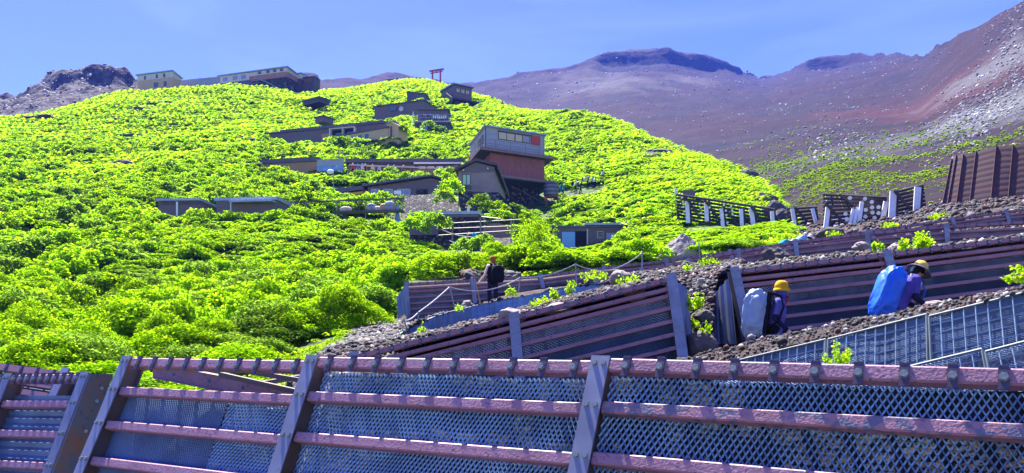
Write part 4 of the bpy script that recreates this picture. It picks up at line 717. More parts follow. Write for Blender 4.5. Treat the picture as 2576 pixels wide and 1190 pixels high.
house('pump_hut', 'tiny dark hut roof showing above the very long lodge', 793, 297.5, 148, 814, 293, 306, 2.5, 'purple', 'rooft', over=.2, th=.2, group=None, found=.3)
house('sunken_hut', 'dark roof with a blue edge sunk in the bushes below the ridge annex', 762, 257, 178, 803, 246, 263, 3, 'dark_wood', 'rooft', over=.2, th=.35, group=None, found=.3)
# B8 terrace lodge
f = house('low_terrace_hut', 'low dark roofed hut left of the grey terrace panel', 662, 413, 108, 797, 406, 426, 4, 'wood', 'rooft', over=.3, th=.55, group=None)
A = D(797, 401.5, 104); B = D(864.5, 394.5, 103.4); f = Frame(A, B); r = thing('windbreak_panel', 'large grey windbreak panel left of the busy terrace', 'panel', f.p(f.L/2, 0, -1.6))
fbox(f, 0, f.L, 0, .12, -.85, 0).build('upper_panel', M['greyp'], r)
for i in range(4): fbox(f, f.L*i/4+.03, f.L*(i+1)/4-.03, .02, .1, -1.55, -.86).build('lower_panel', M['mesh'], r)
mb = MB(); mb.tube(D(846, 396, 103.2), D(861, 382, 103), .04, n=5); mb.tube(D(861, 382, 103), D(872, 400, 103), .04, n=5); mb.build('roof_brace', M['greyp'], r)
f = house('terrace_lodge', 'long low dark roofed lodge behind the busy wooden terrace', 880, 411, 108, 1160, 410, 432, 5, 'dark_wood', 'rooft', over=.5, th=.5, group=None, ribs=0); L = f.L
fbox(f, L*.58, L+.3, -.62, -.56, -.25, -.02).build('light_strip', M['white'], f.root); fbox(f, L*.1, L*.58, -.3, -.2, -.55, -.4).build('sign_board', M['wood'], f.root)
for x in (.62, .7, .78, .86, .93): fbox(f, L*x, L*x+.9, -.05, -.01, -.75, -.45).build('white_window', M['white'], f.root)  # row of window panels in plain white
A = D(878, 414.5, 104); B = D(1124, 424, 101.8); g = Frame(A, B); r = thing('terrace', 'wooden railed terrace on a stone wall where hikers rest', 'terrace', g.p(g.L/2, 1, -1.2)); g.e = (B-A).normalized(); L2 = (B-A).length
mb = MB(); mb.beam(A, B, .10, .13, Z); mb.build('top_rail', M['cream'], r); MB().beam(A-Z*.95+g.b*1.2, B-Z*.75+g.b*1.2, 2.6, .12, Z).build('floor', M['wood'], r)
for i in range(3): MB().beam(D(1040, 428+i*5, 102.6), D(1122, 428.5+i*5, 101.8), .06, .17, Z).build('bench_board', M['wood'], r)
for i in range(12): c = lerp(A, B, i/11); MB().tube(c-Z*1.1, c, .04, n=5).build('post', M['wood'], r)
MB().prism([A-Z*.99-g.b*.1, B-Z*.85-g.b*.1, B-Z*3-g.b*.5, A-Z*3-g.b*.5], g.b*.5).build('stone_base', M['stonewall'], r)
house('brown_shed', 'plain red brown shed at the right end of the terrace', 1122, 421, 101, 1149, 415, 446, 3, 'pinkwall', 'fascia', over=.06, th=.06, group=None)
# B9 the tower lodge
P0 = D(1221.5, 319, 98); a = Vector((7.3, 4.06, 0)).normalized(); bb = Vector((-2.4, 9.4, 0)).normalized(); La, Lb, h = 8.35, 9.6, 2.72
class F2(Frame):
    def __init__(s, A, e, b_): s.A = A; s.e = e; s.b = b_; s.L = 0
f = F2(P0, a, bb); r = thing('tower_lodge', 'tall lodge on stilts with grey upper storey, red shutter and red corrugated storey below', 'lodge', P0-Z*9.5)
fbox(f, 0, La, 0, Lb, -h, 0).build('upper_storey', M['greysid'], r)
ro = MB().hexa([f.p(-.3, -.35, .006), f.p(La+.3, -.35, .006), f.p(La+.3, Lb, .006), f.p(-.3, Lb, .006), f.p(-.3, -.35, .14), f.p(La+.3, -.35, .14), f.p(La+.3, Lb, .14), f.p(-.3, Lb, .14)]).build('roof', M['roofb'], r); mb = MB()
for i in range(24): x = -.26+(La+.5)*i/23; fbox(f, x, x+.08, -.38, Lb, .142, .21, mb)
mb.build('batten', M['mesh'], ro)
for z in (-.75, -1.5, -2.2): fbox(f, .01, La-.01, -.012, 0, z-.02, z).build('siding_seam', M['rooft'], r)
fbox(f, -.05, .05, -.05, .05, -h, 0).build('corner_trim', M['dark_wood'], r); fbox(f, La-.05, La+.04, -.06, .04, -h-.3, 0).build('drain_pipe', M['greyp'], r)
window(f, r, 1.75, 4.1, -1.28, -.32, 'blind', 2, 'frame'); window(f, r, 4.1, 6.25, -1.28, -.32, 'blind', 2, 'frame'); fbox(f, 5.25, 6.1, -.075, -.04, -1.2, -.42).build('curtain', M['greyp'], r); fbox(f, 6.45, 7.75, -.16, -.02, -1.32, -.2).build('shutter', M['red'], r)
fbox(f, 1.68, 6.45, -.12, -.02, -.31, -.2).build('lintel', M['frame'], r)
for y in (1.2, 3.1): MB().hexa([f.p(-.06, y, -1.7), f.p(.02, y, -1.7), f.p(.02, y+1.3, -1.7), f.p(-.06, y+1.3, -1.7), f.p(-.06, y, -.6), f.p(.02, y, -.6), f.p(.02, y+1.3, -.6), f.p(-.06, y+1.3, -.6)]).build('side_window', M['glass'], r)
dk = fbox(f, -.9, La+1.1, -.9, Lb, -h-.32, -h-.004).build('deck', M['soffit'], r); mb = MB(); fbox(f, -.95, La+1.15, -.96, -.9, -h-.36, -h+.02, mb); fbox(f, -.96, -.9, -.9, Lb, -h-.36, -h+.02, mb); fbox(f, La+1.1, La+1.16, -.9, Lb*.4, -h-.36, -h+.02, mb); mb.build('fascia', M['fascia'], dk)
mb = MB()
for i in range(6): x = -.9+(La+2)*i/5; mb.tube(f.p(x, -.93, -h), f.p(x, -.93, -h+.95), .03, n=5)
for i in range(4): y = -.9+3*i; mb.tube(f.p(-.93, y, -h), f.p(-.93, y, -h+.95), .03, n=5)
for z in (.5, .95): mb.tube(f.p(-.93, -.93, -h+z), f.p(La+1.12, -.93, -h+z), .022, n=5); mb.tube(f.p(-.93, -.93, -h+z), f.p(-.93, Lb, -h+z), .022, n=5)
mb.build('balcony_rail', M['fascia'], r)
lo = MB(); n = 60; vs = []
for i in range(n+1): x = .7+(La-.6)*i/n; vs += [f.p(x, (.10 if (i//1) % 2 else .16), -h-3.2), f.p(x, (.10 if (i//1) % 2 else .16), -h-.32)]
lo.add(vs, [(2*i, 2*i+2, 2*i+3, 2*i+1) for i in range(n)]); fbox(f, .7, La+.1, .2, 6, -h-3.2, -h-.322, lo); lo.build('lower_storey', M['redcorr'], r)
d2 = fbox(f, -.2, La+1.3, -1.2, 6.5, -h-3.42, -h-3.204).build('lower_deck', M['soffit'], r); mb = MB(); fbox(f, -.25, La+1.35, -1.27, -1.2, -h-3.48, -h-3.18, mb); fbox(f, La+1.3, La+1.36, -1.2, 5, -h-3.48, -h-3.18, mb); mb.build('fascia', M['fascia'], d2); mb = MB()
for i in range(16): y = -1+7*i/16; fbox(f, -.1, La+1.2, y, y+.12, -h-3.56, -h-3.424, mb)
mb.build('joist', M['soffit'], d2)
c = f.p(La+.05, -.9, -h-3.5); MB().obox(c-Z*1.55, a, bb, Z, .09, .09, 1.55).build('column', M['fascia'], r); MB().beam(c-Z*2.6-a*.2, f.p(La*.45, 1.5, -h-3.6), .1, .1, Z).build('brace', M['dark_wood'], r); MB().beam(f.p(La*.45, 5, -h-3.6), c+bb*4-Z*2.4, .1, .1, Z).build('brace', M['dark_wood'], r)
MB().obox(c-Z*3.3, a, bb, Z, .3, .3, .26).build('footing', M['concrete'], r); fbox(f, -.5, La, 2.2, 6, -h-9.5, -h-3.57).build('base_wall', M['stonewall'], r)
tk = thing('water_tank', 'dark barrel tank on a red stand right of the tower lodge', 'tank', D(1385, 500, 101)); q = D(1386, 479, 101); MB().lathe([(0, -.85), (.8, -.85), (.92, -.5), (.96, 0), (.92, .5), (.8, .85), (0, .85)], q, None, 20).build('barrel', M['rooft'], tk)
mb = MB()
for z in (-.5, 0, .5): mb.lathe([(.90, z-.04), (.975, z-.04), (.975, z+.04), (.9, z+.04)], q, None, 20)
mb.build('hoop', M['greyp'], tk); mb = MB()
for x in (-.8, 0, .8): mb.tube(q+Vector((x, -.5, -1.7)), q+Vector((x, -.5, -.88)), .05, n=5)
mb.beam(q+Vector((-.9, -.5, -.9)), q+Vector((.9, -.5, -.9)), .08, .08, Z); mb.build('stand', M['red'], tk)
# B10 gabled brown house
d0 = 75; A, B = D(1153, 431, d0), D(1244, 427, d0); f = Frame(A, D(1244, 431, d0)); L = f.L; r = thing('gabled_house', 'brown gabled house with a green doorway below the tower lodge', 'house', f.p(L/2, 3, -2)); hb = 2.15
mb = MB(); q0, q1 = D(1197, 408, d0), D(1244, 421, d0); mb.prism([f.p(0, 0, -hb-1), f.p(0, 0, 0), q0, q1, Vector((q1.x, q1.y, A.z-hb-1))], f.b*12+f.e*.9); mb.build('wall', M['brown'], r)
E0, E1, E2 = D(1143, 428.5, d0-.4), D(1197, 404, d0-.4), D(1251, 416.5, d0-.4); bk_ = f.b*13+f.e*.95; mb = MB()
for p, q in ((E0, E1), (E1, E2)): mb.prism([p, q, q+Z*.22, p+Z*.22], bk_)
mb.prism([E2, E2+f.e*.12, E2+f.e*.12-Z*.34, E2-Z*.34], bk_); mb.build('roof', M['dark_wood'], r)
MB().prism([f.p(.05, -.02, -.12), f.p(.05, -.02, .02), q0-Z*.06-f.b*.02, q1-Z*.1-f.b*.02, Vector((q1.x, q1.y-.02, A.z-.08))], f.b*-.03).build('gable_board', M['purple'], r)
window(f, r, .36, 1.16, -1.36, -.26, 'glass_g', 2, 'dark_wood', w_=.06); fbox(f, .3, 1.22, -.05, .01, -hb-.2, -1.4).build('door_base', M['rooft'], r)  # doorway pane in pale green glass colour
for x, z in ((.5, .05), (2.75, .22)): MB().sphere(f.p(x, -.25, z), .075).build('lamp', M['white'], r)
mb = MB(); mb.tube(f.p(-.5, -.7, -1.35), f.p(2.2, -.7, -1.45), .035, n=6); mb.tube(f.p(-.4, -.7, -1.9), f.p(1.9, -.7, -1.95), .06, n=6); tag(mb.build('pipe_rail', M['pipe']), 'pale pipe handrail in front of the gabled house', 'rail')
mb = MB(); mb.prism([f.p(0, -.5, -hb+.1), f.p(L+.4, -.4, -hb+.1), f.p(L+2.2, -1.2, -hb-2.0), f.p(.4, -1.6, -hb-2.2)], f.b*2); tag(mb.build('stone_wall', M['stonewall']), 'dark dry stone wall under the gabled house', 'wall')
# B11 long low house with a gable
d0 = 88; A = D(925, 486, d0-1.5); B = D(1117, 486, d0-1.5); f = Frame(A, B); L = f.L; r = thing('gable_lodge', 'low dark lodge with a shallow gable roof behind the dry stone wall', 'lodge', f.p(L/2, 3, 0))
z0 = (VH-476)/F*d0-A.z; zp = (VH-453)/F*d0-A.z; xp = (1084-925)/F*d0; ze = (VH-462)/F*d0-A.z
MB().prism([f.p(0, 0, -1.5), f.p(0, 0, z0-.1), f.p(xp, 0, zp-.1), f.p(L-.1, 0, ze-.1), f.p(L-.1, 0, -1.5)], f.b*5).build('wall', M['purple'], r); mb = MB()
mb.prism([f.p(-.5, -.6, z0-.12), f.p(xp, -.6, zp), f.p(xp, -.6, zp+.16), f.p(-.5, -.6, z0+.08)], f.b*6); mb.prism([f.p(xp, -.6, zp), f.p(L+.2, -.6, ze-.05), f.p(L+.2, -.6, ze+.12), f.p(xp, -.6, zp+.16)], f.b*6); ro = mb.build('roof', M['rooft'], r); mb = MB()
for i in range(18): x = .2+(xp-.3)*i/17; z = z0+(zp-z0)*x/xp; fbox(f, x, x+.12, -.66, 5, z+.12, z+.26, mb)
mb.build('batten', M['greysid'], ro)
for x0, x1, pn in ((.35, 1.3, 'lilac'), (1.7, 2.7, 'greyp'), (3.2, 4.6, 'lilac'), (5.2, 6.5, 'stonewall')): window(f, r, x0, x1, -.35+.1, .45, pn, 2, 'wframe' if x0 < 4 else 'dark_wood')
A = D(805, 489, 87.5); B = D(915, 476, 86.5); f = Frame(A, B); r = thing('shelter', 'open dark roofed shelter with a long yellow beam left of the gable lodge', 'shelter', f.p(f.L/2, 1, -1.2)); MB().prism([A-Z*.02, B-Z*.02, B+Z*.42, A+Z*.42], f.b*3.5).build('roof', M['rooft'], r)
MB().beam(D(822, 495, 86), D(913, 484.5, 85.6), .14, .27, Z).build('beam', M['yellow'], r); MB().prism([D(840, 498, 88), D(912, 490, 88), D(912, 512, 88), D(840, 514, 88)], (0, .2, 0)).build('back_wall', M['dark_wood'], r)
for u in (806, 860, 912): MB().tube(D(u, 515, 86.2), D(u, 488-(u-806)*.09, 86.2), .06, n=6).build('post', M['dark_wood'], r)
mb = MB(); mb.prism([D(920, 484, 85), D(927, 486, 85), D(936, 496, 85), D(935, 503, 85), D(926, 497, 85)], (0, .35, .05)); tag(mb.build('tarpaulin', M['white']), 'white tarpaulin hung at the right end of the yellow beam shelter', 'tarpaulin')
mb = MB(); mb.sphere(D(788, 487, 86), (.32, .3, .22)); tag(mb.build('orange_buoy', mat('orange_cloth', (.62, .13, .05), .7)), 'orange red bundle among the bushes left of the yellow beam shelter', 'bundle')
# lamp posts, poles and a sign
def pole(label, u, v0, v1, d, r_=.05, head=None, cat='pole', name='pole'):
    t_ = thing(name, label, cat, D(u, v0, d)); MB().tube(D(u, v0+15, d), D(u, v1, d), r_, r_*.7, n=7).build('shaft', M['greyp'], t_)
    if head == 'lamp': MB().sphere(D(u-8, v1+2, d), (.36, .25, .24)).build('lamp_head', M['white'], t_); MB().tube(D(u, v1, d), D(u-7, v1, d), .04, n=5).build('arm', M['greyp'], t_)
    if head == 'sign': q = D(u, v1-3, d); MB().box((q.x-.32, q.y-.04, q.z-.16), (q.x+.32, q.y+.04, q.z+.16)).build('sign_plate', M['white'], t_); MB().lathe([(.02, .4), (.26, -1.4), (.02, -1.4)], D(u, 518, d), None, 8).build('cone', M['mesh'], t_)
pole('tall lamp post with a white hooded lamp in front of the yellow beam shelter', 839, 505, 430, 80, .05, 'lamp', 'lamp post', 'lamp_post'); pole('thin white pole left of the tall lamp post', 817.5, 502, 468, 80); pole('white square topped post by the terrace frame', 1000, 530, 487, 72, .05, 'sign', 'sign post', 'sign_post')
pole('thin pole among bushes left of the tall lamp post', 713, 470, 423, 95, .03); pole('slender grey pole on the slope beside the long lodge', 780, 440, 404, 108, .03)
# dry stone wall and terrace frame
mb = MB(); mb.prism([D(1018, 492, 78), D(1118, 487, 79), D(1150, 505, 78), D(1155, 545, 75), D(1018, 545, 75)], (0, 1.2, .1)); tag(mb.build('stone_wall', M['stonewall']), 'long dry stone wall overgrown with green below the gable lodge', 'wall')
t0 = thing('pipe_pavilion', 'rusty open pipe framework of a terrace with stored bundles beneath the stone wall', 'pavilion', D(890, 535, 71))
a, c = D(690, 511, 72.5), D(1015, 499, 71.5); MB().beam(a, c, .12, .12, Z).build('top_beam', M['dark_wood'], t0); MB().beam(D(840, 535, 72), D(1015, 531, 71.5), .9, .14, Z).build('deck', M['dark_wood'], t0)
for u, v1 in ((702, 545), (769, 530), (847.5, 560), (920, 580), (992, 535), (1013, 535)): v0 = 511-(u-690)*.0369; MB().tube(D(u, v1, 71.8), D(u, v0, 71.8), .055, n=7).build('post', M['pipe'], t0)
for u in (875, 890, 905, 935, 950, 965): MB().tube(D(u, 532, 71.8), D(u, 505, 71.8), .018, n=5).build('baluster', M['fascia'], t0)
MB().tube(D(847, 519, 71.8), D(1013, 515, 71.8), .02, n=5).build('mid_rail', M['fascia'], t0)
M['bag1'] = mat('pale_sack', (.55, .5, .45), .8, 0, var=(.4, .36, .33), vscale=4); M['bag2'] = mat('blue_grey_sack', (.28, .36, .46), .8, 0, var=(.22, .26, .33), vscale=4); M['bag3'] = mat('brown_sack', (.42, .27, .17), .8)
for i, (l, u, v, w_, h_, m) in enumerate([('pale lumpy sack left of the middle post on the terrace frame', 870, 527, .55, .3, 'bag1'), ('dark blue grey sack right of the middle post on the terrace frame', 934, 522, .42, .42, 'bag2'), ('cream sack between the two blue grey ones on the terrace frame', 951, 526, .42, .28, 'bag1'), ('brown sack beside the cream one on the terrace frame', 964, 523, .36, .4, 'bag3'), ('large blue grey tarpaulin bundle near the right end of the terrace frame', 980, 519, .55, .5, 'bag2')]):
    mb = MB(); mb.sphere(D(u, v, 72.2), (w_, .35, h_), 12, 8); o = mb.build('sack', M[m], smooth=True); tag(o, l, 'sack')
# B12 left low hut
f = house('low_hut', 'low dark hut with blue grey roof edge half hidden by the near thicket', 399, 506, 69, 500, 505, 540, 4, 'purple', 'roofb', over=.2, th=.17, ribs=9, group=None); fbox(f, 1.6, 1.75, -.15, -.05, -1.3, -.1).build('post', M['white'], f.root); fbox(f, .2, f.L, -.02, 0, -.35, -.05).build('eave_board', M['dark_wood'], f.root)
f = house('blue_roof_hut', 'dark hut with a stepped blue grey roof beside the terrace frame', 545, 506, 69, 694, 503, 541, 4, 'purple', 'roofb', over=.15, th=.25, ribs=12, group=None); g = Frame(f.p(1.5, -.9, -.25), f.p(f.L, -.9, -.25)); fbox(g, 0, g.L, 0, .9, -.02, .15).build('lower_roof', M['roofb'], f.root); mb = MB()
for i in range(8): fbox(g, .15+i*.45, .24+i*.45, -.03, .8, .152, .22, mb)
mb.build('batten', M['wframe'], f.root); fbox(g, .1, .2, .05, .15, -1.6, -.03).build('post', M['wframe'], f.root); mb = MB(); mb.tube(D(642, 490, 68), D(660, 499, 68), .035, n=5); mb.tube(D(642, 490, 68), D(644, 503, 68), .03, n=5); mb.build('roof_bracket', M['wframe'], f.root)
# B13 flat roofed store over the stacked stones, pipe railing
f = house('flat_roof_store', 'flat grey roofed store with stacked stones below its eave', 1030, 541, 64, 1204, 539, 592, 4, 'stonewall', 'roofb', over=.12, th=.24, ribs=10, found=1.5, group=None); fbox(f, .1, f.L-.02, -.03, 0, -.2, -.02).build('eave_board', M['purple'], f.root); fbox(f, 0, 2.3, -.05, 0, -1.6, -.2).build('store_door', M['purple'], f.root)
mb = MB(); c = D(1178, 528, 63.6); mb.tube(c-Z*.2, c+Z*.25, .12, .1, n=9); mb.tube(c+Z*.25, c+Z*.38, .06, n=8); tag(mb.build('canister', M['white']), 'white canister with a red cap on the flat roofed store', 'canister'); mb = MB(); mb.sphere(c+Z*.36-Vector((.1, .05, 0)), .08); tag(mb.build('red_cap', M['red']), 'red knob on the canister standing on the flat roof', 'cap')
pr = thing('pipe_railing', 'pale scaffold pipe railing zigzagging beside the climber with the turquoise pack', 'railing', D(1200, 620, 60))
for (a, c) in (((1097, 563.5), (1309, 552)), ((1099, 576), (1301, 568)), ((1104, 592), (1301, 579)), ((1211, 545), (1260, 550))): MB().tube(D(*a, 61), D(*c, 60.5), .034, n=6).build('rail', M['pipe'], pr)
for u, v0, v1, r_ in ((1138, 605, 560, .05), (1209, 612, 548, .055), (1286, 648, 548, .06), (1292, 640, 555, .045), (1224, 628, 592, .04)): MB().tube(D(u, v0, 60.7), D(u, v1, 60.7), r_, n=6).build('post', M['pipe'], pr)
for (a, c, s) in (((1110, 577), (1185, 596), .12), ((1185, 596), (1212, 617), .05), ((1238, 635), (1290, 641), .1), ((1130, 605), (1185, 627), .0), ((1240, 640), (1300, 662), .0), ((1290, 640), (1330, 672), .05), ((1300, 662), (1316, 640), 0)): MB().path(sag(D(*a, 59), D(*c, 58), s), .04, 5).build('rope', M['rope'], pr)
mb = MB(); q = D(1248, 582, 63.5); n = 14; poly = [q+Vector((1.05*math.cos(math.pi*i/n), 0, .15+.48*math.sin(math.pi*i/n))) for i in range(n+1)]; mb.prism(poly+[q+Vector((-1.05, 0, -.55)), q+Vector((1.05, 0, -.55))], (0, 1.2, 0)); tag(mb.build('arched_tank', M['fascia']), 'brown arched tank behind the scaffold pipe railing', 'tank')
mb = MB(); mb.prism([D(1212, 597, 63), D(1290, 597, 63), D(1300, 660, 58), D(1205, 640, 58)], (0, 1, 0)); tag(mb.build('stone_wall', M['stonewall']), 'dark rubble wall below the brown arched tank', 'wall')
# B14 small hut right of the tree
f = house('small_hut', 'low hut with a light blue door sheet and curtained windows right of the slender tree', 1392, 573, 75, 1583, 574, 629, 4.5, 'purple', 'rooft', over=.15, th=.2, ribs=16, found=1.5, dR=75, group=None); L = f.L
k = L/191; X = lambda u: (u-1392)*k; Zz = lambda v: -(v-573)/F*75
fbox(f, X(1470), L+.22, -.5, 4.6, .205, .38).build('blue_roof', M['roofb'], f.root); fbox(f, X(1447), X(1476), -.03, .0, -2.0, -.32).build('doorway', M['black'], f.root); fbox(f, X(1413.5), X(1446.5), -.06, -.01, Zz(624), Zz(584)).build('door_sheet', M['bluedoor'], f.root)
window(f, f.root, X(1502), X(1518), Zz(599.5), Zz(582), 'black', 1, 'wframe', w_=.05); mb = MB()
for i in range(3): fbox(f, X(1504), X(1516), -.08, -.04, Zz(596-i*4.5)-.02, Zz(596-i*4.5)+.03, mb)
mb.build('louvre', M['wframe'], f.root); window(f, f.root, X(1523.5), X(1571), Zz(619), Zz(584.5), 'lilac', 2, 'fascia', w_=.07); fbox(f, X(1504.5), X(1563.5), -.55, -.05, Zz(626), Zz(619)).build('sill_box', M['cream'], f.root); fbox(f, X(1476), X(1479), -.05, 0, -2, -.1).build('corner_post', M['wframe'], f.root)
MB().tube(f.p(L+.1, -.4, .1), f.p(L-.2, -.3, -1.9), .03, n=5).build('drain_pipe', M['dark_wood'], f.root); mb = MB(); mb.prism([f.p(X(1500), -.7, -2.0), f.p(X(1590), -.5, -2.0), f.p(X(1600), -.8, -2.8), f.p(X(1500), -.9, -2.8)], f.b*1.2); tag(mb.build('stone_wall', M['stonewall']), 'dark stone footing under the windows of the low hut', 'wall')

# ------------------------------------------------------------------ timber snow fences, rusty wall, sign
def timber_fence(label, posts, L0, L1, nr, dz=0, dots=()):
    t_ = thing('timber_fence', label, 'fence', lerp(L0[0], L0[1], .5), 'dark timber fences with white posts')
    for i in range(nr): a = lerp(L0[0], L1[0], i/(nr-1)); c = lerp(L0[1], L1[1], i/(nr-1)); MB().tube(a+Vector((0, .25, 0)), c+Vector((0, .25, 0)), .10 if (L1[0]-L0[0]).length > 1.2 else .07, n=7).build('log', M['logs'], t_)
    for (ut, vt, ub, vb, d, w_) in posts:
        p, q = D(ub, vb+8, d-.2), D(ut, vt, d+.25); MB().beam(p, q, w_, .10, (0, 1, 0)).build('white_post', M['white'], t_); MB().beam(p+Vector((w_*.9, .25, 0)), q+Vector((w_*.9, .25, .15)), .18, .18, (0, 1, 0)).build('back_post', M['logs'], t_)
    for k, (a, c) in enumerate(dots):
        if isinstance(c, float): MB().tube(D(a[0], a[1], a[2]-.3), D(a[0], a[1], a[2]+.4), c, n=10).build('log_end', M['logend'], t_)
        else: MB().beam(D(*a), D(*c), .15, .14, (0, 1, 0)).build('brace', M['logs'], t_)
    return t_
d = 62
timber_fence('left timber fence of white posts and dark logs at the edge of the green slope', [(1728, 507, 1731, 553, d, .30), (1776, 510, 1778, 548, d, .3), (1814, 525, 1819, 568, d, .28), (1864, 526, 1867, 575, d, .28), (1889, 523, 1898, 580, d, .34), (1942, 532, 1946, 581, d, .28)],
    (D(1704, 547, d+.5), D(1955, 588, d+.5)), (D(1702, 488, d+.5), D(1951, 526, d+.5)), 8, dots=[((1722, 492, d), (1762, 549, d)), ((1770, 500, d), (1812, 556, d)), ((1815, 512, d), (1862, 575, d)), ((1890, 520, d), (1932, 582, d))]+[((a, b, d), .085) for a, b in ((1715, 497), (1718, 508), (1719, 520), (1721, 532), (1760, 512), (1763, 523), (1764, 535), (1821, 516), (1826, 530), (1827, 541), (1839, 519), (1842, 529), (1843, 538), (1785, 522), (1788, 534), (1830, 560))])
timber_fence('short low timber fence with two white posts in the dip between the longer ones', [(1993, 525, 2001, 570, 61, .27), (2044, 525, 2053, 553, 61, .25)], (D(1983, 567, 61.4), D(2062, 552, 61.4)), (D(1981, 524, 61.4), D(2058, 520, 61.4)), 5, dots=[((1999, 522, 61), (2030, 556, 61))])
timber_fence('double timber fence with three fanned white posts and pale log ends', [(2082, 491, 2087, 512, 57.5, .33), (2117, 494, 2127, 518, 57.5, .33), (2083, 522, 2077, 566, 56, .32), (2147, 526, 2135, 564, 56, .22), (2157, 522, 2147, 562, 56, .22), (2168, 508, 2160, 560, 56, .26), (2229, 508, 2219, 550, 56, .34)],
    (D(2074, 568, 56.6), D(2236, 548, 56.6)), (D(2073, 488, 57.2), D(2234, 496, 57.2)), 9, dots=[((2076, 510, 56), (2130, 570, 56)), ((2110, 488, 57), (2150, 520, 57))]+[((a, b, 56.3), .14) for a, b in ((2138, 498), (2176, 500), (2193, 508), (2210, 521), (2194, 522), (2195, 535), (2210, 536), (2127, 538), (2130, 551), (2178, 528), (2177, 545), (2200, 548))])
timber_fence('tallest timber fence, two long white posts, right of the double one', [(2247, 482, 2243, 545, 55, .45), (2309, 471, 2304, 541, 54.5, .44)], (D(2248, 550, 55.4), D(2336, 532, 54.6)), (D(2240, 486, 55.4), D(2328, 464, 54.6)), 8, dots=[((2250, 480, 55), (2298, 535, 54.7))])
sg = thing('sign_board', 'dark blank board on posts at the top of the left timber fence', 'sign', D(1733, 500, 64)); MB().beam(D(1717.5, 485.5, 64), D(1749, 486, 64), .08, .42, Z).build('board', M['purple'], sg)
for u in (1721, 1745): MB().tube(D(u, 510, 64), D(u, 480, 64), .05, n=6).build('post', M['dark_wood'], sg)
pole('short pole with a white plate left of the dark board', 1700, 505, 478, 64, .04); mb = MB(); q = D(1700, 480, 63.9); mb.box((q.x-.1, q.y-.05, q.z-.28), (q.x+.1, q.y-.01, q.z+.2)); tag(mb.build('notice_plate', M['white']), 'small white notice plate beside the dark board', 'notice')
pole('thin dark pole right of the dark board at the timber fence', 1764, 505, 481, 64, .03)
W_ = thing('rusty_wall', 'tall rust red corrugated retaining wall at the right edge of the slope', 'wall', D(2480, 515, 48)); top = [(2394, 400, 50), (2405, 392.5, 49.8), (2423, 389.5, 49.4), (2455, 382, 48.9), (2506, 367.5, 48), (2548, 366, 47.3), (2600, 357, 46.5), (2720, 338, 45)]; bt_ = [(2364, 519, 49), (2378, 518, 48.8), (2402, 514, 48.4), (2436, 510, 47.9), (2490, 503, 47), (2534, 498, 46.4), (2590, 490, 45.6), (2720, 470, 44)]
for i in range(len(top)-1):
    a, c = D(*top[i]), D(*top[i+1]); ab, cb = D(*bt_[i])-Z*.6, D(*bt_[i+1])-Z*.6; mb = MB(); n = 22; vs = []; nb = (c-a).cross(a-ab).normalized()
    for j in range(n+1): o = nb*(.004 if j % 2 else -.004); vs += [lerp(ab, a, j/n)+o, lerp(cb, c, j/n)+o]
    mb.add(vs, [(2*j, 2*j+1, 2*j+3, 2*j+2) for j in range(n)]); mb.build('corrugated_panel', M['rust'], W_)
    mb = MB(); mb.beam(ab+Vector((0, -.03, 0)), a+Vector((0, -.03, .03)), .07, .05, (0, 1, 0)); mb.build('rib', M['rust'], W_)

# ------------------------------------------------------------------ people
M['skin'] = mat('skin', (.82, .54, .42), .5); M['skin_t'] = mat('tanned_skin', (.46, .22, .13), .5)
def cm(name, c, r=.8): 
    if name not in M: M[name] = mat(name, c, r, 0, var=tuple(x*.75 for x in c), vscale=7); M[name].node_tree.nodes['Principled BSDF'].inputs['Specular IOR Level'].default_value = .1
    return M[name]
cm('lavender_cloth', (.13, .125, .38)); cm('purple_cloth', (.10, .075, .34)); cm('navy_cloth', (.018, .02, .05)); cm('black_cloth', (.010, .010, .014)); cm('yellow_cloth', (.78, .43, .015)); cm('pale_yellow_cloth', (.72, .52, .14)); cm('grey_cloth', (.13, .12, .16))
cm('pale_green_cloth', (.34, .38, .27)); cm('mask_cloth', (.10, .085, .40)); cm('red_cord', (.6, .03, .05)); cm('white_cloth', (.7, .7, .72)); cm('blue_cloth', (.06, .16, .5)); cm('sky_cloth', (.28, .5, .72)); cm('red_cloth', (.5, .05, .04)); cm('cream_cloth', (.6, .55, .35)); cm('teal_cloth', (.02, .33, .48)); cm('hair', (.34, .12, .035)); cm('dark_hair', (.02, .014, .012)); cm('brown_cloth', (.2, .12, .07)); cm('orange_cloth', (.6, .2, .05))
M['pack_blue'] = mat('blue_pack_cover', (.012, .15, .72), .42, 0, var=(.01, .11, .6), vscale=4, bump=.5, bscale=5); M['pack_pale'] = mat('pale_pack_cover', (.27, .36, .49), .5, 0, var=(.2, .28, .42), vscale=4, bump=.5, bscale=6)
def rem(o, v, it=2):
    r = o.modifiers.new('union', 'REMESH'); r.mode = 'VOXEL'; r.voxel_size = v; r.use_smooth_shade = True
    s = o.modifiers.new('smooth', 'SMOOTH'); s.iterations = it; s.factor = .5; return o
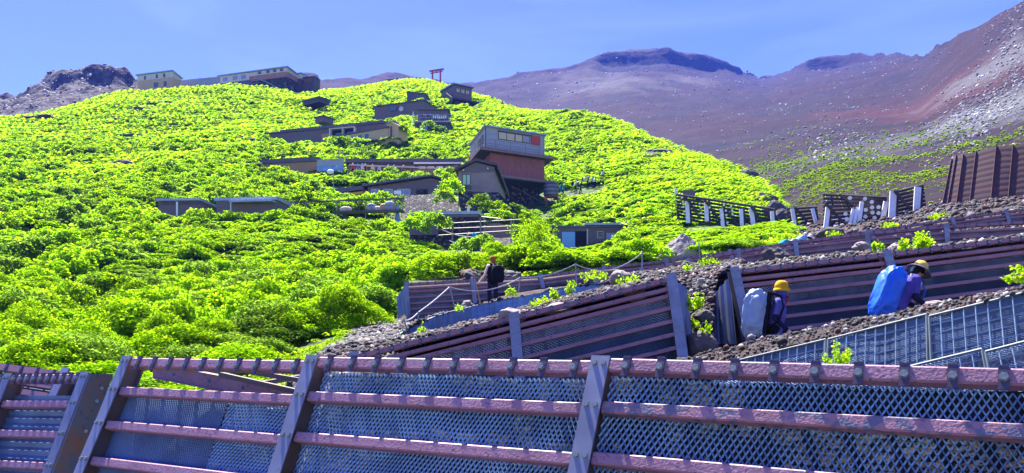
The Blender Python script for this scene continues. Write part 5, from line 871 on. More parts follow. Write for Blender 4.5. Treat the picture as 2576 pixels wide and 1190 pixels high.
def person(label, base, yaw, H=1.68, bend=.0, hpitch=.0, hyaw=0, R=None, L=None, shirt='navy_cloth', sleeve=.5, arm2=None, legs='navy_cloth', hat=None, hair='dark_hair', det=0, sit=False, group=None, stride=.1, skin='skin', vest=False, shorts=False, shoes='black_cloth'):
    s = H/1.7; rt = Matrix.Rotation(yaw, 3, 'Z'); base = Vector(base); W = lambda x, y, z: base+rt @ (Vector((x, y, z))*s)
    root = thing('person', label, 'person', base, group); hz = .47 if sit else .90; sp = Vector((0, math.sin(bend), math.cos(bend))); hip = Vector((0, 0, hz))
    def S(t_, x=0, y=0): q = hip+sp*t_; return (x, q.y+y*math.cos(bend), q.z-y*math.sin(bend))
    vox = .0075 if det else .022; g = .8 if det else 1
    hd = Vector((0, math.sin(bend*.6+hpitch), math.cos(bend*.6+hpitch))); nk = Vector(S(.53)); hc = nk+hd*.155
    rh = rt @ Matrix.Rotation(hyaw, 3, 'Z') @ Matrix.Rotation(-(bend*.3+hpitch), 3, 'X')
    HV = lambda x, y, z: W(*hc)+rh @ (Vector((x, y, z))*s)
    shR, shL = Vector(S(.475, .175)), Vector(S(.475, -.175)); R = R or ((.05, -.02, -.28), (.06, .08, -.52)); L = L or ((-.05, -.02, -.28), (-.06, .08, -.52))
    aR = [shR, shR+Vector(R[0]), shR+Vector(R[1])]; aL = [shL, shL+Vector(L[0]), shL+Vector(L[1])]
    if sit: kn = [(-.11, .40, .47), (.11, .40, .47)]; an = [(-.11, .42, .08), (.11, .42, .08)]
    else: kn = [(-.095, stride*.9, .48), (.095, -stride*.2, .48)]; an = [(-.095, stride*.5, .07), (.095, -stride, .07)]
    def torso(mb, d):
        d += .012 if det else 0
        mb.capsule(W(-.07, 0, hz), W(.07, 0, hz), (.105+d)*s)
        for x in (-.055, .055): mb.capsule(W(*S(0, x)), W(*S(.36, x*1.5)), (.098+d)*s, (.105+d)*s)
        mb.capsule(W(*S(.46, -.13)), W(*S(.46, .13)), (.068+d)*s)
    def arm(mb, a, d, f=1.0):
        mb.capsule(W(*a[0]), W(*lerp(a[0], a[1], min(1, f*2))), (.046+d)*s, (.038+d)*s)
        if f > .5: mb.capsule(W(*a[1]), W(*lerp(a[1], a[2], (f-.5)*2)), (.037+d)*s, (.027+d)*s)
    mb = MB(); torso(mb, 0); mb.capsule(W(*S(.47)), W(*(nk+hd*.06)), .05*s)
    mb.sphere(HV(0, 0, 0), (.073*s, .092*s, .112*s), 16, 12, rh); mb.sphere(HV(0, .03, -.055), (.052*s, .055*s, .055*s), 12, 8, rh); mb.capsule(HV(0, .085, .0), HV(0, .103, -.025), .012*s, .014*s); mb.capsule(HV(-.018, .082, -.055), HV(.018, .082, -.055), .009*s)
    for x in (-1, 1): mb.sphere(HV(x*.075, -.005, -.01), (.012*s, .022*s, .032*s), 8, 6, rh)
    for a, sx in ((aR, 1), (aL, -1)):
        arm(mb, a, 0); fd = (a[2]-a[1]).normalized()
        if det:
            pn = a[2]+fd*.055; sd_ = Vector((fd.y, -fd.x, 0)); sd_ = sd_.normalized() if sd_.length > .05 else Vector((0, 1, 0)); nr = fd.cross(sd_).normalized()
            mb.capsule(W(*a[2]), W(*pn), .026*s, .03*s)
            for k, (o, l) in enumerate(((-.024, .062), (-.008, .075), (.008, .07), (.023, .055))):
                b0 = pn+sd_*o+fd*.012; b1 = b0+fd*l*.55+nr*.012; b2 = b1+fd*l*.2+nr*l*.4; mb.capsule(W(*b0), W(*b1), .0088*s); mb.capsule(W(*b1), W(*b2), .0085*s, .0075*s)
            b0 = a[2]+sd_*-.024+fd*.02; b1 = b0-sd_*.022+fd*.03+nr*.014; mb.capsule(W(*b0), W(*b1), .011*s, .010*s); mb.capsule(W(*b1), W(*(b1+fd*.028+nr*.012)), .0095*s, .008*s)
        else: mb.capsule(W(*a[2]), W(*(a[2]+fd*.10)), .032*s, .022*s)
    hp = [(-.085, 0, hz), (.085, 0, hz)]
    for i in (0, 1): mb.capsule(W(*hp[i]), W(*kn[i]), .078*s, .052*s); mb.capsule(W(*kn[i]), W(*an[i]), .05*s, .036*s); mb.capsule(W(*an[i]), W(an[i][0], an[i][1]+.15, .035), .04*s, .035*s)
    rem(mb.build('body', M[skin], root), vox)
    mb = MB(); torso(mb, .016)
    if vest: mb = MB(); mb.capsule(W(-.07, 0, hz), W(.07, 0, hz), .135*s); [mb.capsule(W(*S(0, x)), W(*S(.38, x*1.45)), .130*s, .136*s) for x in (-.055, .055)]; [mb.capsule(W(*S(.38, x)), W(*S(.5, x*1.05)), .10*s, .078*s) for x in (-.075, .075)]
    else: [arm(mb, a, .016, sleeve) for a in (aR, aL)]
    rem(mb.build('top' if vest else 'shirt', M[shirt], root), vox*1.3)
    if arm2: mb = MB(); [arm(mb, a, .007, .97) for a in (aR, aL)]; rem(mb.build('arm_sleeves', M[arm2], root), vox*1.1)
    mb = MB(); mb.capsule(W(-.07, 0, hz), W(.07, 0, hz), .125*s)
    for i in (0, 1):
        mb.capsule(W(*hp[i]), W(*kn[i]), .096*s, .070*s)
        if not shorts: mb.capsule(W(*kn[i]), W(*lerp(Vector(kn[i]), Vector(an[i]), .92)), .068*s, .056*s)
    rem(mb.build('trousers', M[legs], root), vox*1.4); mb = MB()
    for i in (0, 1): mb.capsule(W(an[i][0], an[i][1], .07), W(an[i][0], an[i][1]+.16, .045), .055*s, .05*s)
    rem(mb.build('shoes', M[shoes], root), vox*1.4)
    if det:
        mb = MB()
        for x in (-1, 1): mb.sphere(HV(x*.03, .082, .012), .011*s, 8, 6)
        mb.build('eyes', M['black'], root)
    if hair: mb = MB(); mb.sphere(HV(0, -.014, .024), (.098*s, .110*s, .115*s), 14, 10, rh); mb.sphere(HV(0, -.045, -.035), (.092*s, .075*s, .095*s), 12, 8, rh); rem(mb.build('hair', M[hair], root), vox*1.3)
    if hat:
        m1, m2, br = hat; mb = MB(); mb.lathe([(0, .155), (.05, .152), (.088, .13), (.108, .08), (.116, .035), (.110, .03), (.08, .03)], HV(0, 0, .0), rh @ Matrix.Scale(s, 3), 20); o = mb.build('hat', M[m1], root, smooth=True)
        if br: mb = MB(); mb.lathe([(.10, .042), (.105+br*.6, .022), (.105+br, -.012), (.105+br, -.02), (.105+br*.6, .012), (.10, .03)], HV(0, .01, .0), rh @ Matrix.Scale(s, 3), 20); mb.build('hat_brim', M[m2], o, smooth=True)
    return root, W, HV, S
def pack(label, c, size, yaw, pitch, m, roll=0, straps=True, wr=.05, group=None):
    rt = Matrix.Rotation(yaw, 3, 'Z') @ Matrix.Rotation(-pitch, 3, 'X') @ Matrix.Rotation(roll, 3, 'Y'); root = thing('backpack', label, 'backpack', c, group)
    bm = bmesh.new(); bmesh.ops.create_icosphere(bm, subdivisions=5, radius=1); sgn = lambda x, e_: math.copysign(abs(x)**e_, x)
    for v in bm.verts:
        p = v.co.copy(); k = 1+wr*1.3*fbm(p.x*2.2, p.y*2.2, p.z*1.6, 3)+wr*.9*(abs(math.sin(p.z*5+p.x*2.5+p.y*2+fbm(p.x*2, p.y*2, p.z, 2)*5))-.6)*.6
        q = Vector((sgn(p.x, .6)*size[0]/2, sgn(p.y, .66)*size[1]/2, sgn(p.z, .62)*size[2]/2)); q.x *= 1-.14*p.z; v.co = rt @ (q*k)
    me = bpy.data.meshes.new('pack_body'); bm.to_mesh(me); bm.free(); me.polygons.foreach_set('use_smooth', [True]*len(me.polygons)); me.materials.append(M[m]); o = bpy.data.objects.new('pack_body', me); C.objects.link(o); o.parent = root; WL[o.name] = Vector(c)
    if straps:
        for x in (-1, 1):
            mb = MB(); mb.path([Vector(c)+rt @ Vector((x*size[0]*.3, size[1]*.42+y, z*size[2])) for y, z in ((0, .36), (.07, .46), (.2, .42), (.27, .2), (.22, -.12), (.02, -.32))], .020, 6); mb.build('strap', M['black_cloth'], root)
    return root, rt
# climber on the left of the pair, pale pack cover
b0 = Vector((D(1948, 890, 13.2).x, 13.2, -.53)); yw = math.radians(-112)
pe_, W, HV, S = person('climber in a yellow bucket hat and violet face mask on the gravel path', b0, yw, 1.70, .17, .02, -.25, R=((.09, -.05, -.27), (.04, .14, -.46)), L=((-.04, .0, -.28), (-.02, .06, -.5)), shirt='lavender_cloth', sleeve=.36, arm2='navy_cloth', legs='grey_cloth', hat=('yellow_cloth', 'yellow_cloth', .035), hair=None, det=1)
mb = MB(); mb.sphere(HV(0, .016, -.05), (.082, .098, .085), 14, 10); mb.sphere(HV(0, -.01, -.02), (.081, .096, .10), 14, 10); mb.capsule(HV(0, 0, -.1), HV(0, -.02, -.17), .07); rem(mb.build('face_mask', M['mask_cloth'], pe_), .01); mb = MB(); mb.capsule(HV(-.06, .085, .018), HV(.06, .085, .018), .022); mb.build('sunglasses', M['black'], pe_)
mb = MB(); mb.path([HV(-.02, .1, -.10), HV(.0, .125, -.14), HV(.03, .12, -.17), HV(.05, .11, -.22), HV(.09, .1, -.25)], .014, 6); mb.lathe([(.022, 0), (.034, .008), (.022, .016)], HV(0, .115, -.115), None, 10); mb.build('red_whistle_cord', M['red_cord'], pe_)
mb = MB(); mb.sphere(Vector(W(.12, -.02, .93)), (.12, .13, .1), 12, 8); mb.build('hip_pouch', M['black_cloth'], pe_, smooth=True)
pk, rt = pack('bulky pale blue rain covered backpack with a black frame on the yellow hatted climber', D(1900, 788, 13.15), (.40, .39, .76), yw, .13, 'pack_pale', straps=True, wr=.11)
c = D(1900, 788, 13.15); mb = MB(); mb.obox(c+rt @ Vector((0, .19, .02)), rt @ Vector((1, 0, 0)), rt @ Vector((0, 1, 0)), rt @ Vector((0, 0, 1)), .15, .03, .34); mb.build('back_frame', M['black_cloth'], pk)
# climber bent forward, blue pack cover
b0 = Vector((D(2252, 890, 12.3).x, 12.3, -.16)); yw = math.radians(-84)
pe_, W, HV, S = person('climber bent forward in a wide brimmed pale yellow hat and purple shirt', b0, yw, 1.68, .56, .42, .1, R=((.06, -.07, -.29), (.02, .20, -.44)), L=((-.06, 0, -.28), (-.02, .28, -.42)), shirt='purple_cloth', sleeve=.36, arm2='navy_cloth', legs='pale_green_cloth', hat=('pale_yellow_cloth', 'grey_cloth', .085), hair='dark_hair', det=1, skin='skin_t', stride=.16)
mb = MB(); mb.sphere(HV(0, -.035, -.04), (.088, .08, .1), 12, 8); rem(mb.build('neck_flap', M['pale_green_cloth'], pe_), .01); mb = MB(); mb.path([W(*S(.5, .12, .08)), W(*S(.42, .14, .22)), W(*S(.2, .14, .26)), W(*S(.02, .12, .2))], .016, 6); mb.build('drinking_tube', M['blue_cloth'], pe_)
mb = MB(); mb.path([W(*S(.50, .12, -.10)), W(*S(.545, .13, 0)), W(*S(.46, .15, .10)), W(*S(.3, .16, .1))], .022, 6); mb.build('shoulder_strap', M['white_cloth'], pe_)
mb = MB()
for x in (-1, 1): mb.lathe([(.022, -.002), (.026, 0), (.022, .002)], HV(x*.032, .102, .012), Matrix.Rotation(math.radians(90), 3, 'X'), 10)
mb.build('glasses', M['black'], pe_)
pk, rt = pack('big bright blue rain covered backpack on the bent climber', D(2233, 735, 12.25), (.40, .35, .80), yw, .38, 'pack_blue', straps=False, wr=.10)
# bare armed hiker seen from behind, staff, black pack
b0 = Vector((D(1240, 890, 25.8).x, 25.8, 1.47)); yw = math.radians(24)
pe_, W, HV, S = person('hiker seen from behind with short auburn hair, black sleeveless top and bare arms', b0, yw, 1.66, .03, .08, .3, L=((-.12, -.05, -.29), (-.27, .02, -.50)), R=((.06, .05, -.27), (.02, .22, -.36)), shirt='black_cloth', vest=True, legs='navy_cloth', hair='hair', det=1)
pack('square black backpack on the bare armed hiker', D(1252, 689, 25.53), (.42, .24, .56), yw, .02, 'black_cloth', straps=True, wr=.03)
stf = thing('wooden_staff', 'pale wooden hiking staff in the left hand of the bare armed hiker', 'staff', D(1207, 765, 25.6)); MB().tube(D(1209, 766, 25.6), D(1192, 688, 25.62), .028, .024, n=8).build('shaft', M['wood'], stf)
# climber with turquoise pack below the pipe railing
b0 = G(1188, 59.6); person('hiker in a white sun hat leaning on the path below the flat roofed store', b0, math.radians(70), 1.6, .42, .1, 0, R=((.1, .1, -.2), (0, .35, -.25)), L=((-.1, .15, -.15), (-.05, .4, -.2)), shirt='black_cloth', legs='black_cloth', hat=('white_cloth', 'white_cloth', .07), sleeve=.3, skin='skin_t')
pack('turquoise backpack on the white hatted hiker', D(1194.5, 596, 59.5), (.42, .34, .66), math.radians(70), .35, 'teal_cloth', straps=False)
# hikers resting on the terrace
for u, sh, l in ((886, 'red_cloth', 'red'), (899, 'blue_cloth', 'bright blue'), (911, 'white_cloth', 'white'), (919, 'navy_cloth', 'dark navy'), (937, 'cream_cloth', 'cream'), (954, 'sky_cloth', 'pale blue'), (977, 'teal_cloth', 'dark teal'), (992, 'lavender_cloth', 'lavender'), (1015, 'brown_cloth', 'brown'), (1108, 'orange_cloth', 'orange')):
    f_ = (u-878)/246; p = lerp(D(878, 414.5, 104), D(1124, 424, 101.8), f_); person('hiker in a %s top sitting at the rail of the busy terrace' % l, (p.x, p.y+.55, p.z-.93), math.radians(180 if u in (886, 1015) else 10+u % 40), 1.66, .12, 0, 0, shirt=sh, sleeve=.4, legs='navy_cloth', sit=True, hat=(sh if sh in ('blue_cloth', 'cream_cloth') else 'white_cloth', 'white_cloth', .03) if u % 3 else None, group='hikers resting on the terrace')
# file of hikers on the path right of the tower
for u, dd, sh, pkc, l, pl in ((1404.6, 108, 'black_cloth', None, 'black', ''), (1416, 107, 'teal_cloth', 'teal_cloth', 'teal', 'teal'), (1447, 110, 'white_cloth', 'black_cloth', 'white', 'black'), (1460, 109, 'black_cloth', 'grey_cloth', 'dark', 'grey'), (1478, 112, 'red_cloth', 'white_cloth', 'red', 'white'), (1496, 111, 'cream_cloth', 'sky_cloth', 'cream', 'pale blue'), (1514, 114, 'white_cloth', None, 'pale', '')):
    b0 = G(u, dd); person('hiker in a %s top walking in the file right of the tower lodge' % l, b0, math.radians(-70), 1.7, .22, 0, 0, shirt=sh, legs='black_cloth', hat=('white_cloth', 'white_cloth', .05) if pkc else None, stride=.22, group='hikers in file right of the tower lodge')
    if pkc: pack('%s backpack on a hiker in the file right of the tower lodge' % pl, b0+Vector((-.36, 0, 1.25)), (.34, .3, .6), math.radians(-70), .2, pkc, straps=False, group='packs of the file of hikers')
for u, v, d, sh, l in ((880, 472, 87.3, 'lavender_cloth', 'hiker in a lavender top behind the yellow beam'), (899, 477, 87.2, 'black_cloth', 'hiker in black behind the right part of the yellow beam'), (919, 473, 86.4, 'red_cloth', 'hiker in a red top by the white tarpaulin'), (917, 456, 91, 'brown_cloth', 'hiker in brown above the yellow beam shelter roof')):
    p = D(u, v, d); person(l, p-Z*1.7, .5, 1.7, .1, 0, 0, shirt=sh, legs='navy_cloth')
for u, l, sh in ((1040, 'white', 'white_cloth'), (1049, 'orange', 'orange_cloth'), (1066, 'dark', 'black_cloth')): person('tiny hiker in a %s top standing below the red shrine gate' % l, G(u, 225), .3, 1.7, shirt=sh, legs='navy_cloth')
person('tiny hiker in blue beside the ridge annex', G(735, 206), .3, 1.7, shirt='blue_cloth', legs='navy_cloth')
for u, d, sh, l, pc in ((1968, 33.2, 'white_cloth', 'stooping hiker in a white shirt just behind the half buried barrier', 'teal_cloth'), (2012, 33.6, 'grey_cloth', 'stooping hiker in grey behind the barrier right of the white shirted one', 'sky_cloth')):
    b0 = G(u, d); person(l, b0, math.radians(-80), 1.6, .8, .3, 0, shirt=sh, legs='navy_cloth', sit=True, hat=('white_cloth', 'white_cloth', .04)); pack(('turquoise pack on the stooping white shirted hiker' if pc == 'teal_cloth' else 'pale blue pack on the stooping grey hiker'), b0+Vector((.05, -.02, .80)), (.36, .28, .46), math.radians(-80), 1.0, pc, straps=False)

# ------------------------------------------------------------------ young plants in the gravel
def plant(label, base, r_, h_, n=260, size=.07, m='leaf_young', name='young_plant'):
    cs = []
    for _ in range(max(5, int(14*r_/.3))):
        th = rng.uniform(0, 6.283); q = r_*math.sqrt(rng.uniform(0, 1)); tp = h_*(1-.5*(q/r_)**2)*rng.uniform(.6, 1.1)
        for k in np.linspace(.25, 1, 5): cs.append((q*math.cos(th)*(.6+.4*k), q*math.sin(th)*(.6+.4*k), tp*k))
    V, Fq = leaves(n, np.array(cs), r_*.13, size, .7); o = np_obj(name, V, Fq, M[m], tuple(base)); return tag(o, label, 'plant')
for l, b_, r_, h_, n, s_ in (('large yellow green plant behind the top bar above the two climbers', D(2304, 632, 17.0), .33, .42, 620, .075), ('small yellow tipped plant beside the larger one above the two climbers', D(2212, 632, 17.2), .14, .28, 180, .07), ('bright green clump in the gravel gap between the two middle barriers', D(1748, 778, 15.2), .24, .30, 420, .06),
 ('small green plant under the clump in the gravel gap', D(1747, 826, 14.5), .13, .18, 140, .05), ('green seedling near the corrugated end sheet', D(1779, 838, 14.2), .10, .2, 120, .05), ('fine leaved green tuft growing from the lower wire panels', D(2107, 918, 9.9), .17, .26, 520, .035),
 ('sprawling plant hanging at the picture edge beside the upper wire panel', D(2572, 715, 11.5), .22, .36, 260, .06), ('yellow green plant behind the middle barrier at the curved wall', D(1362, 776, 20), .30, .25, 380, .07), ('taller yellow plant behind the middle barrier right of its centre post', D(1388, 762, 20.5), .2, .32, 280, .07),
 ('low plant at the foot of the path wall far right end', D(1585, 716, 20.5), .38, .22, 320, .07), ('plant growing on the gravel below the half buried barrier left part', D(1785, 672, 22.0), .30, .24, 320, .07), ('small plant on the gravel between the half buried barrier and the top rail', D(1885, 686, 18.5), .12, .13, 120, .05),
 ('green seedling on the gravel rim left of the yellow hatted climber', D(1730, 682, 18.5), .15, .15, 130, .05), ('little plant behind the centre of the top rail', D(2000, 660, 20), .15, .16, 130, .05), ('bright tuft below the white posted double fence', D(2095, 600, 38), .45, .35, 240, .11), ('pale green tuft at the foot of the tallest timber fence', D(2240, 575, 40), .4, .3, 200, .11),
 ('green plant hanging on the mesh faced wall below the hiker', D(1285, 745, 24.6), .18, .3, 160, .06), ('small plant hanging low on the mesh faced wall', D(1060, 838, 20.3), .15, .25, 140, .05), ('sprouting plant on the mesh faced wall near its middle', D(1155, 782, 22.5), .16, .2, 130, .05), ('leafy plant leaning on the upper end of the mesh faced wall', D(1440, 742, 24.8), .2, .5, 240, .07),
 ('green tuft at the left foot of the middle barrier', D(1022, 868, 19.0), .4, .16, 320, .06), ('bush of leaves on the far path under the barrier near the hiker', D(1495, 700, 26), .5, .2, 240, .08), ('yellow green cushion near the top edge of the gravel at the rusty wall', D(2362, 548, 36), .4, .22, 220, .09), ('small green weed by the gravel near the rope posts', D(1990, 604, 36), .5, .3, 240, .1)):
    plant(l, b_, r_, h_, n, s_)
# slender tree beside the low hut
tr = thing('birch_tree', 'slender tree with reddish bare trunk left of the low hut', 'tree', D(1391, 690, 36)); mb = MB(); mb.path([D(1393, 695, 36), D(1386, 665, 36.1), D(1378, 645, 36), D(1366, 620, 36), D(1352, 590, 36)], .05, 7); mb.path([D(1380, 648, 36), D(1390, 630, 36.2), D(1386, 600, 36)], .03, 6); mb.path([D(1366, 620, 36), D(1340, 600, 36.1), D(1328, 580, 36)], .025, 6); mb.build('trunk', M['trunk_red'], tr)
cs = np.array([tuple(D(u, v, 36+rng.normal(0, .35))) for u, v in [(1345+rng.normal(0, 22), 595+rng.normal(0, 26)) for _ in range(90)]])-np.array(WL[tr.name]); V, Fq = leaves(3200, cs, .11, .085, .4); o = np_obj('crown', V, Fq, M['leaf']); o.parent = tr; WL[o.name] = WL[tr.name]

# ------------------------------------------------------------------ shrubs on the slope
EX = [(665, 1000, 131, 142), (825, 1008, 127.5, 137), (655, 800, 103, 113), (795, 872, 99, 106), (865, 1165, 98.5, 114), (1180, 1402, 88, 112), (1138, 1300, 70, 94), (798, 1128, 83, 95), (1010, 1162, 72, 81), (835, 1022, 69.8, 75), (390, 700, 66, 75), (690, 840, 69.5, 73.5),
 (1020, 1218, 60.5, 70), (1090, 1312, 56.5, 64), (1145, 1235, 51, 61), (1383, 1594, 66, 82), (1630, 1790, 31, 37), (1033, 1142, 142, 152), (938, 1102, 157, 173), (1110, 1212, 175, 191), (338, 455, 202, 214), (448, 800, 203, 223), (968, 1068, 226, 239), (1078, 1120, 218, 236), (1395, 1530, 104, 113), (1700, 1960, 59, 66), (762, 803, 176.5, 183)]
EX += [(u-rx/d*F*.9, u+rx/d*F*.9, d-4, d+1) for u, d, rx, rz in OUTC[7:]]+[(650, 722, 13, 18.5)]
def excl(u, d):
    if d < 13: return True
    if d < (30.4 if u < 1150 else 32.8) and u > 640+(d-14)*11 and (d < 25 or u > 925): return True
    if u > 1955+rng.normal(0, 8): return True
    for a, b, c, e_ in EX:
        if a < u < b and c < d < e_: return True
    if 1155 < u < 1300 and 31 < d < 52 and rng.random() < .72: return True
    return False
A_ = np.stack([TX, TY, TZ], -1); e1 = A_[1:, :-1]-A_[:-1, :-1]; e2 = A_[:-1, 1:]-A_[:-1, :-1]; ar = np.linalg.norm(np.cross(e1, e2), axis=-1)
uc = UU[:-1, :-1]; dc = TY[:-1, :-1]; ok = (uc > -220) & (uc < 2000) & (dc > 12) & (dc < 262); sky_i = 11*14
jj = np.broadcast_to(np.arange(ar.shape[1])[None], ar.shape); ok &= jj < sky_i+5
dens = np.where(ok, np.where(dc < 40, .62, np.where(uc > 1450, .62, .50)), 0)*ar; n_ = int(dens.sum()); idx = rng.choice(dens.size, n_, p=(dens/dens.sum()).ravel()); ii, kk = np.unravel_index(idx, dens.shape)
fr1, fr2 = rng.random(n_)[:, None], rng.random(n_)[:, None]; PB = A_[ii, kk]+e1[ii, kk]*fr1+e2[ii, kk]*fr2; B_ = []
for p in PB:
    u = p[0]/p[1]*F+CX
    if excl(u, p[1]): continue
    k = smooth(np.array(u), 1380, 1500)*smooth(np.array(p[1]), 30, 38); lowz = 1-.55*float(k)
    v_ = VH-p[2]/p[1]*F; lo2 = 1-.58*float(smooth(np.array(400-v_), 0, 90)) if u < 1380 else .8; h_ = rng.uniform(.8, 1.75)*lowz*lo2
    if fbm(p[0]*.07, p[1]*.05, 7, 3) > .22 and k < .5: h_ *= .55
    if u > 1375 and 34 < p[1] < 75: h_ = min(h_, .62)
    if u > 1650 and p[1] < 62: h_ = min(h_, .5)
    if 1020 < u < 1330 and 30 < p[1] < 62: h_ = min(h_, 1.0)
    if 370 < u < 1025 and 50 < p[1] < 68: h_ = min(h_, 1.0)
    if p[1] < 22: h_ = min(h_, 1.3)
    if p[1] < 16.5: h_ = min(h_, .6)
    if k > .5 and u < 1650 and rng.random() < .14: h_ *= 1.9
    B_.append((p[1], p[0], p[2], h_, rng.uniform(.8, 1.5)*(1.0 if k < .5 else .95), u))
MANUAL = [(1132, 500, 72.4, 1.0, 2.0), (1120, 520, 72, .9, 1.4), (1212, 528, 69, 1.0, 1.4), (1245, 538, 69.8, 1.2, 1.2), (1290, 548, 80, 1.7, 1.4), (1335, 548, 84, 1.6, .9), (1175, 642, 52, .9, 1.3), (1215, 645, 51, .8, 1.6), (1240, 650, 49, .8, 1.1), (1062, 578, 60.2, 1.3, 1.5), (1095, 592, 58, 1.0, 1.8), (1040, 590, 59, 1.0, 1.3), (1255, 552, 66, 1.1, .9), (1110, 445, 100, 1.0, 1.1), (985, 440, 100, 1.2, 1.0), (940, 445, 100.5, 1.1, .8), (1050, 450, 100, 1.2, .9), (905, 452, 99, 1.2, 1.2), (1080, 332, 142, 1.4, 1.9), (1105, 336, 141, 1.5, 1.3), (1060, 268, 160, 1.6, 1.6), (1250, 655, 36.5, .7, .9), (845, 362, 126.5, 1.5, 1.3), (872, 362, 126.5, 1.3, 1.2), (902, 361, 126, 1.2, 1.0), (935, 360, 126, 1.2, .7), (985, 357, 125, 1.6, .8), (1012, 357, 126, 1.5, 2.6)]
MANUAL += [(u+random.uniform(-8, 8), 563, 65.6, random.uniform(.8, 1.2), random.uniform(.75, 1.35)) for u in list(range(392, 428, 17))+list(range(470, 600, 17))+list(range(612, 710, 20))]
B_ += [(d, (u-CX)/F*d, (VH-v)/F*d-.1, h, r_, u) for u, v, d, r_, h in MANUAL]
B_.sort(); print('bushes', len(B_))
NV = [bush_obj('alder_bush', 1.0, 1.0, 46, 9500, .056, M['leaf_dull'] if k_ == 4 else M['leaf']) for k_ in range(5)]; NF = [bush_obj('alder_bush', 1.0, 1.0, 40, 4200, .08, M['leaf_dull'] if k_ == 3 else M['leaf']) for k_ in range(4)]
def label_for(d): return ('leafy yellow green bush in the thicket nearest to the steel barriers', 'bushes nearest the barriers') if d < 24 else ('leafy green bush of the thicket below the lowest hut roofs', 'bushes below the hut roofs')
used = set(); far = []; near = 0
for (d, x, z, h_, r_, u) in B_:
    if near < 285 and -60 < u < 2000:
        src = (NV if d < 26 else NF)[int(rng.integers(0, 5 if d < 26 else 4))]; o = src if src.name not in used else src.copy(); used.add(src.name)
        if o is not src: C.objects.link(o)
        o.location = (x, d, z-.05); o.rotation_euler = (0, 0, rng.uniform(0, 6.28)); o.scale = (r_*1.1, r_*1.1, h_); l, g = label_for(d); tag(o, l, 'bush', g); near += 1; dmax = d
    else: far.append((d, x, z, h_, r_, u))
print('individual bushes to', dmax)
for o in NV+NF:
    if o.name not in used: bpy.data.objects.remove(o)
FA = np.array(far); Vs, Fs, nvt, Ms = [], [], 0, []
for lo, hi, nl, size, nvar in ((0, 60, 1300, .13, 4), (60, 100, 800, .155, 5), (100, 400, 430, .205, 6)):
    S_ = FA[(FA[:, 0] >= lo) & (FA[:, 0] < hi)]; which = rng.integers(0, nvar, len(S_))
    for v in range(nvar):
        Sv = S_[which == v]
        if not len(Sv): continue
        bv, bf = bush_np(1.0, 1.0, 26, nl, size); th = rng.uniform(0, 6.28, len(Sv)); c, s = np.cos(th), np.sin(th); r = Sv[:, 4]*1.15; h = Sv[:, 3]; zz = np.zeros(len(Sv))
        Mx = np.stack([np.stack([c*r, -s*r, zz], -1), np.stack([s*r, c*r, zz], -1), np.stack([zz, zz, h], -1)], 1); V, Fq = replicate(bv, bf, Mx, np.stack([Sv[:, 1], Sv[:, 0], Sv[:, 2]-.05], -1)); Vs.append(V); Fs.append(Fq+nvt); nvt += len(V); Ms.append(np.full(len(Fq), 1 if v == 0 else 0, dtype=np.int32))
thk = np_obj('shrub_thicket', np.concatenate(Vs), np.concatenate(Fs), M['leaf']); thk.data.materials.append(M['leaf_dull']); thk.data.polygons.foreach_set('material_index', np.concatenate(Ms)); tag(thk, 'dense green shrubs covering the upper slope', 'shrubs', kind='stuff')
# leafy ground cover between the shrubs
gsel = (uc > -220) & (uc < 1975) & (dc > 12) & (jj < sky_i+4) & (veg[:-1, :-1] > .5); gd = np.where(gsel, ar*np.clip(26/dc, .16, 1.6)*2.2, 0); n_ = int(min(gd.sum(), 34000)); idx = rng.choice(gd.size, n_, p=(gd/gd.sum()).ravel()); ii, kk = np.unravel_index(idx, gd.shape)
PG = A_[ii, kk]+e1[ii, kk]*rng.random(n_)[:, None]+e2[ii, kk]*rng.random(n_)[:, None]; kp = np.array([not any(a < p[0]/p[1]*F+CX < b and c < p[1] < e_ for a, b, c, e_ in EX[:28]) for p in PG]); PG = PG[kp]; n_ = len(PG)
bv, bf = bush_np(1.0, .6, 9, 40, .28); s = np.clip(PG[:, 1]/50, .35, 2.4)*rng.uniform(.5, 1, n_); Mx = rot_mats(1)*0+np.eye(3)[None]*s[:, None, None]; Mx[:, 2, 2] *= .8; V, Fq = replicate(bv, bf, Mx, PG); tag(np_obj('ground_cover', V, Fq, M['leaf_low']), 'low leafy ground cover on the green slope', 'ground cover', kind='stuff')
# green tufts on the lower volcano slope
MA = np.stack([MX, MY, MZ], -1); m1 = MA[1:, :-1]-MA[:-1, :-1]; m2 = MA[:-1, 1:]-MA[:-1, :-1]; mar = np.linalg.norm(np.cross(m1, m2), axis=-1); mu = UM[:-1, :-1]; md = MY[:-1, :-1]; mv = VH-MZ[:-1, :-1]/md*F
wt = np.where((mu > 1780) & (mu < 2700) & (mv > 300) & (mv < 560), np.exp(-((mv-(470-(mu-1900)*.09))/62)**2)*smooth(mu, 1800, 2000)+.05*np.exp(-((mv-380)/60)**2)+.35*np.exp(-((mv-392)/26)**2)*smooth(mu, 2250, 2380), 0)
pat = np.array([fbm(a*.05, b*.05, 4, 4) for a, b in zip(MX[:-1, :-1].ravel(), MY[:-1, :-1].ravel())]).reshape(wt.shape); wt *= np.clip(.5+pat*1.5, .05, 1.5)*mar/md**1.0
n_ = 4200; idx = rng.choice(wt.size, n_, p=(wt/wt.sum()).ravel()); ii, kk = np.unravel_index(idx, wt.shape); PT_ = MA[ii, kk]+m1[ii, kk]*rng.random(n_)[:, None]+m2[ii, kk]*rng.random(n_)[:, None]
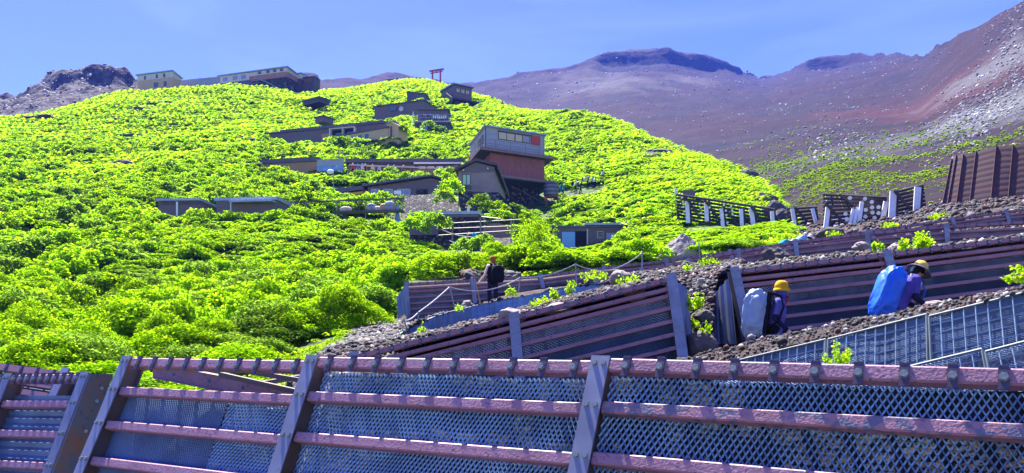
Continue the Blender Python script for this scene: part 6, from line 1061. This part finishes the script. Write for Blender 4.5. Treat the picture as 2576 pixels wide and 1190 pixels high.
bv, bf = bush_np(1.0, 1.1, 6, 46, .5); s = .22*np.clip(PT_[:, 1]/90, .8, 2.2)*rng.uniform(.5, 1.5, n_); th = rng.uniform(0, 6.28, n_); c, si = np.cos(th)*s, np.sin(th)*s; zz = 0*s; Mx = np.stack([np.stack([c*1.5, -si, zz], -1), np.stack([si*1.5, c, zz], -1), np.stack([zz, zz, s], -1)], 1); V, Fq = replicate(bv, bf, Mx, PT_); tag(np_obj('grass_tufts', V, Fq, M['tuft']), 'yellow green tufts scattered over the red brown lower slope', 'tufts', kind='stuff')
# pale boulders strewn over the volcano
ws = np.where((mv > 120) & (mv < 520) & (mu > 1150) & (mu < 2750), 1.0, 0)*np.clip(.25+pat*2.5, .05, 2)*mar/md**1.7; n_ = 7500; idx = rng.choice(ws.size, n_, p=(ws/ws.sum()).ravel()); ii, kk = np.unravel_index(idx, ws.shape); P3 = MA[ii, kk]+m1[ii, kk]*rng.random(n_)[:, None]+m2[ii, kk]*rng.random(n_)[:, None]; s3 = P3[:, 1]*(.0005+.0013*rng.random(n_)**4)
ws = (np.exp(-((mu-2470)/95)**2-((mv-285-(2470-mu)*.55)/62)**2)+.5*np.exp(-((mu-2590)/70)**2-((mv-110)/90)**2)+.35*np.exp(-((mu-2110)/90)**2-((mv-370)/40)**2))*mar/md**1.4; n4 = 6500; idx = rng.choice(ws.size, n4, p=(ws/ws.sum()).ravel()); ii, kk = np.unravel_index(idx, ws.shape); P4 = MA[ii, kk]+m1[ii, kk]*rng.random(n4)[:, None]+m2[ii, kk]*rng.random(n4)[:, None]; s4 = P4[:, 1]*(.0007+.0022*rng.random(n4)**4)
ws = np.where((mu > -200) & (mu < 350) & (mv > 160) & (mv < 330), 1.0, 0)*mar/md; n5 = 3500; idx = rng.choice(ws.size, n5, p=(ws/ws.sum()).ravel()); ii, kk = np.unravel_index(idx, ws.shape); P5 = MA[ii, kk]+m1[ii, kk]*rng.random(n5)[:, None]+m2[ii, kk]*rng.random(n5)[:, None]; s5 = P5[:, 1]*(.0008+.0022*rng.random(n5)**4)
stones_obj('boulder_field', np.concatenate([P3, P4, P5]), np.concatenate([s3, s4, s5]), M['boulders'])
# gravel: every pebble of the terraces and the slope under the timber fences
stones_obj('gravel', np.concatenate(GV), np.concatenate(GR), M['gravel'])

# ------------------------------------------------------------------ the air
hz = bpy.data.materials.new('haze_air'); hz.use_nodes = True; n = hz.node_tree; n.nodes.remove(n.nodes['Principled BSDF']); pv = n.nodes.new('ShaderNodeVolumePrincipled')
pv.inputs['Color'].default_value = (.09, .19, 1, 1); pv.inputs['Density'].default_value = .00019; pv.inputs['Anisotropy'].default_value = .1; n.links.new(pv.outputs[0], n.nodes['Material Output'].inputs['Volume'])
tag(MB().box((-3600, -60, -12), (4200, 2700, 500)).build('haze', hz), 'thin blue air between the camera and the volcano', 'haze', kind='stuff')
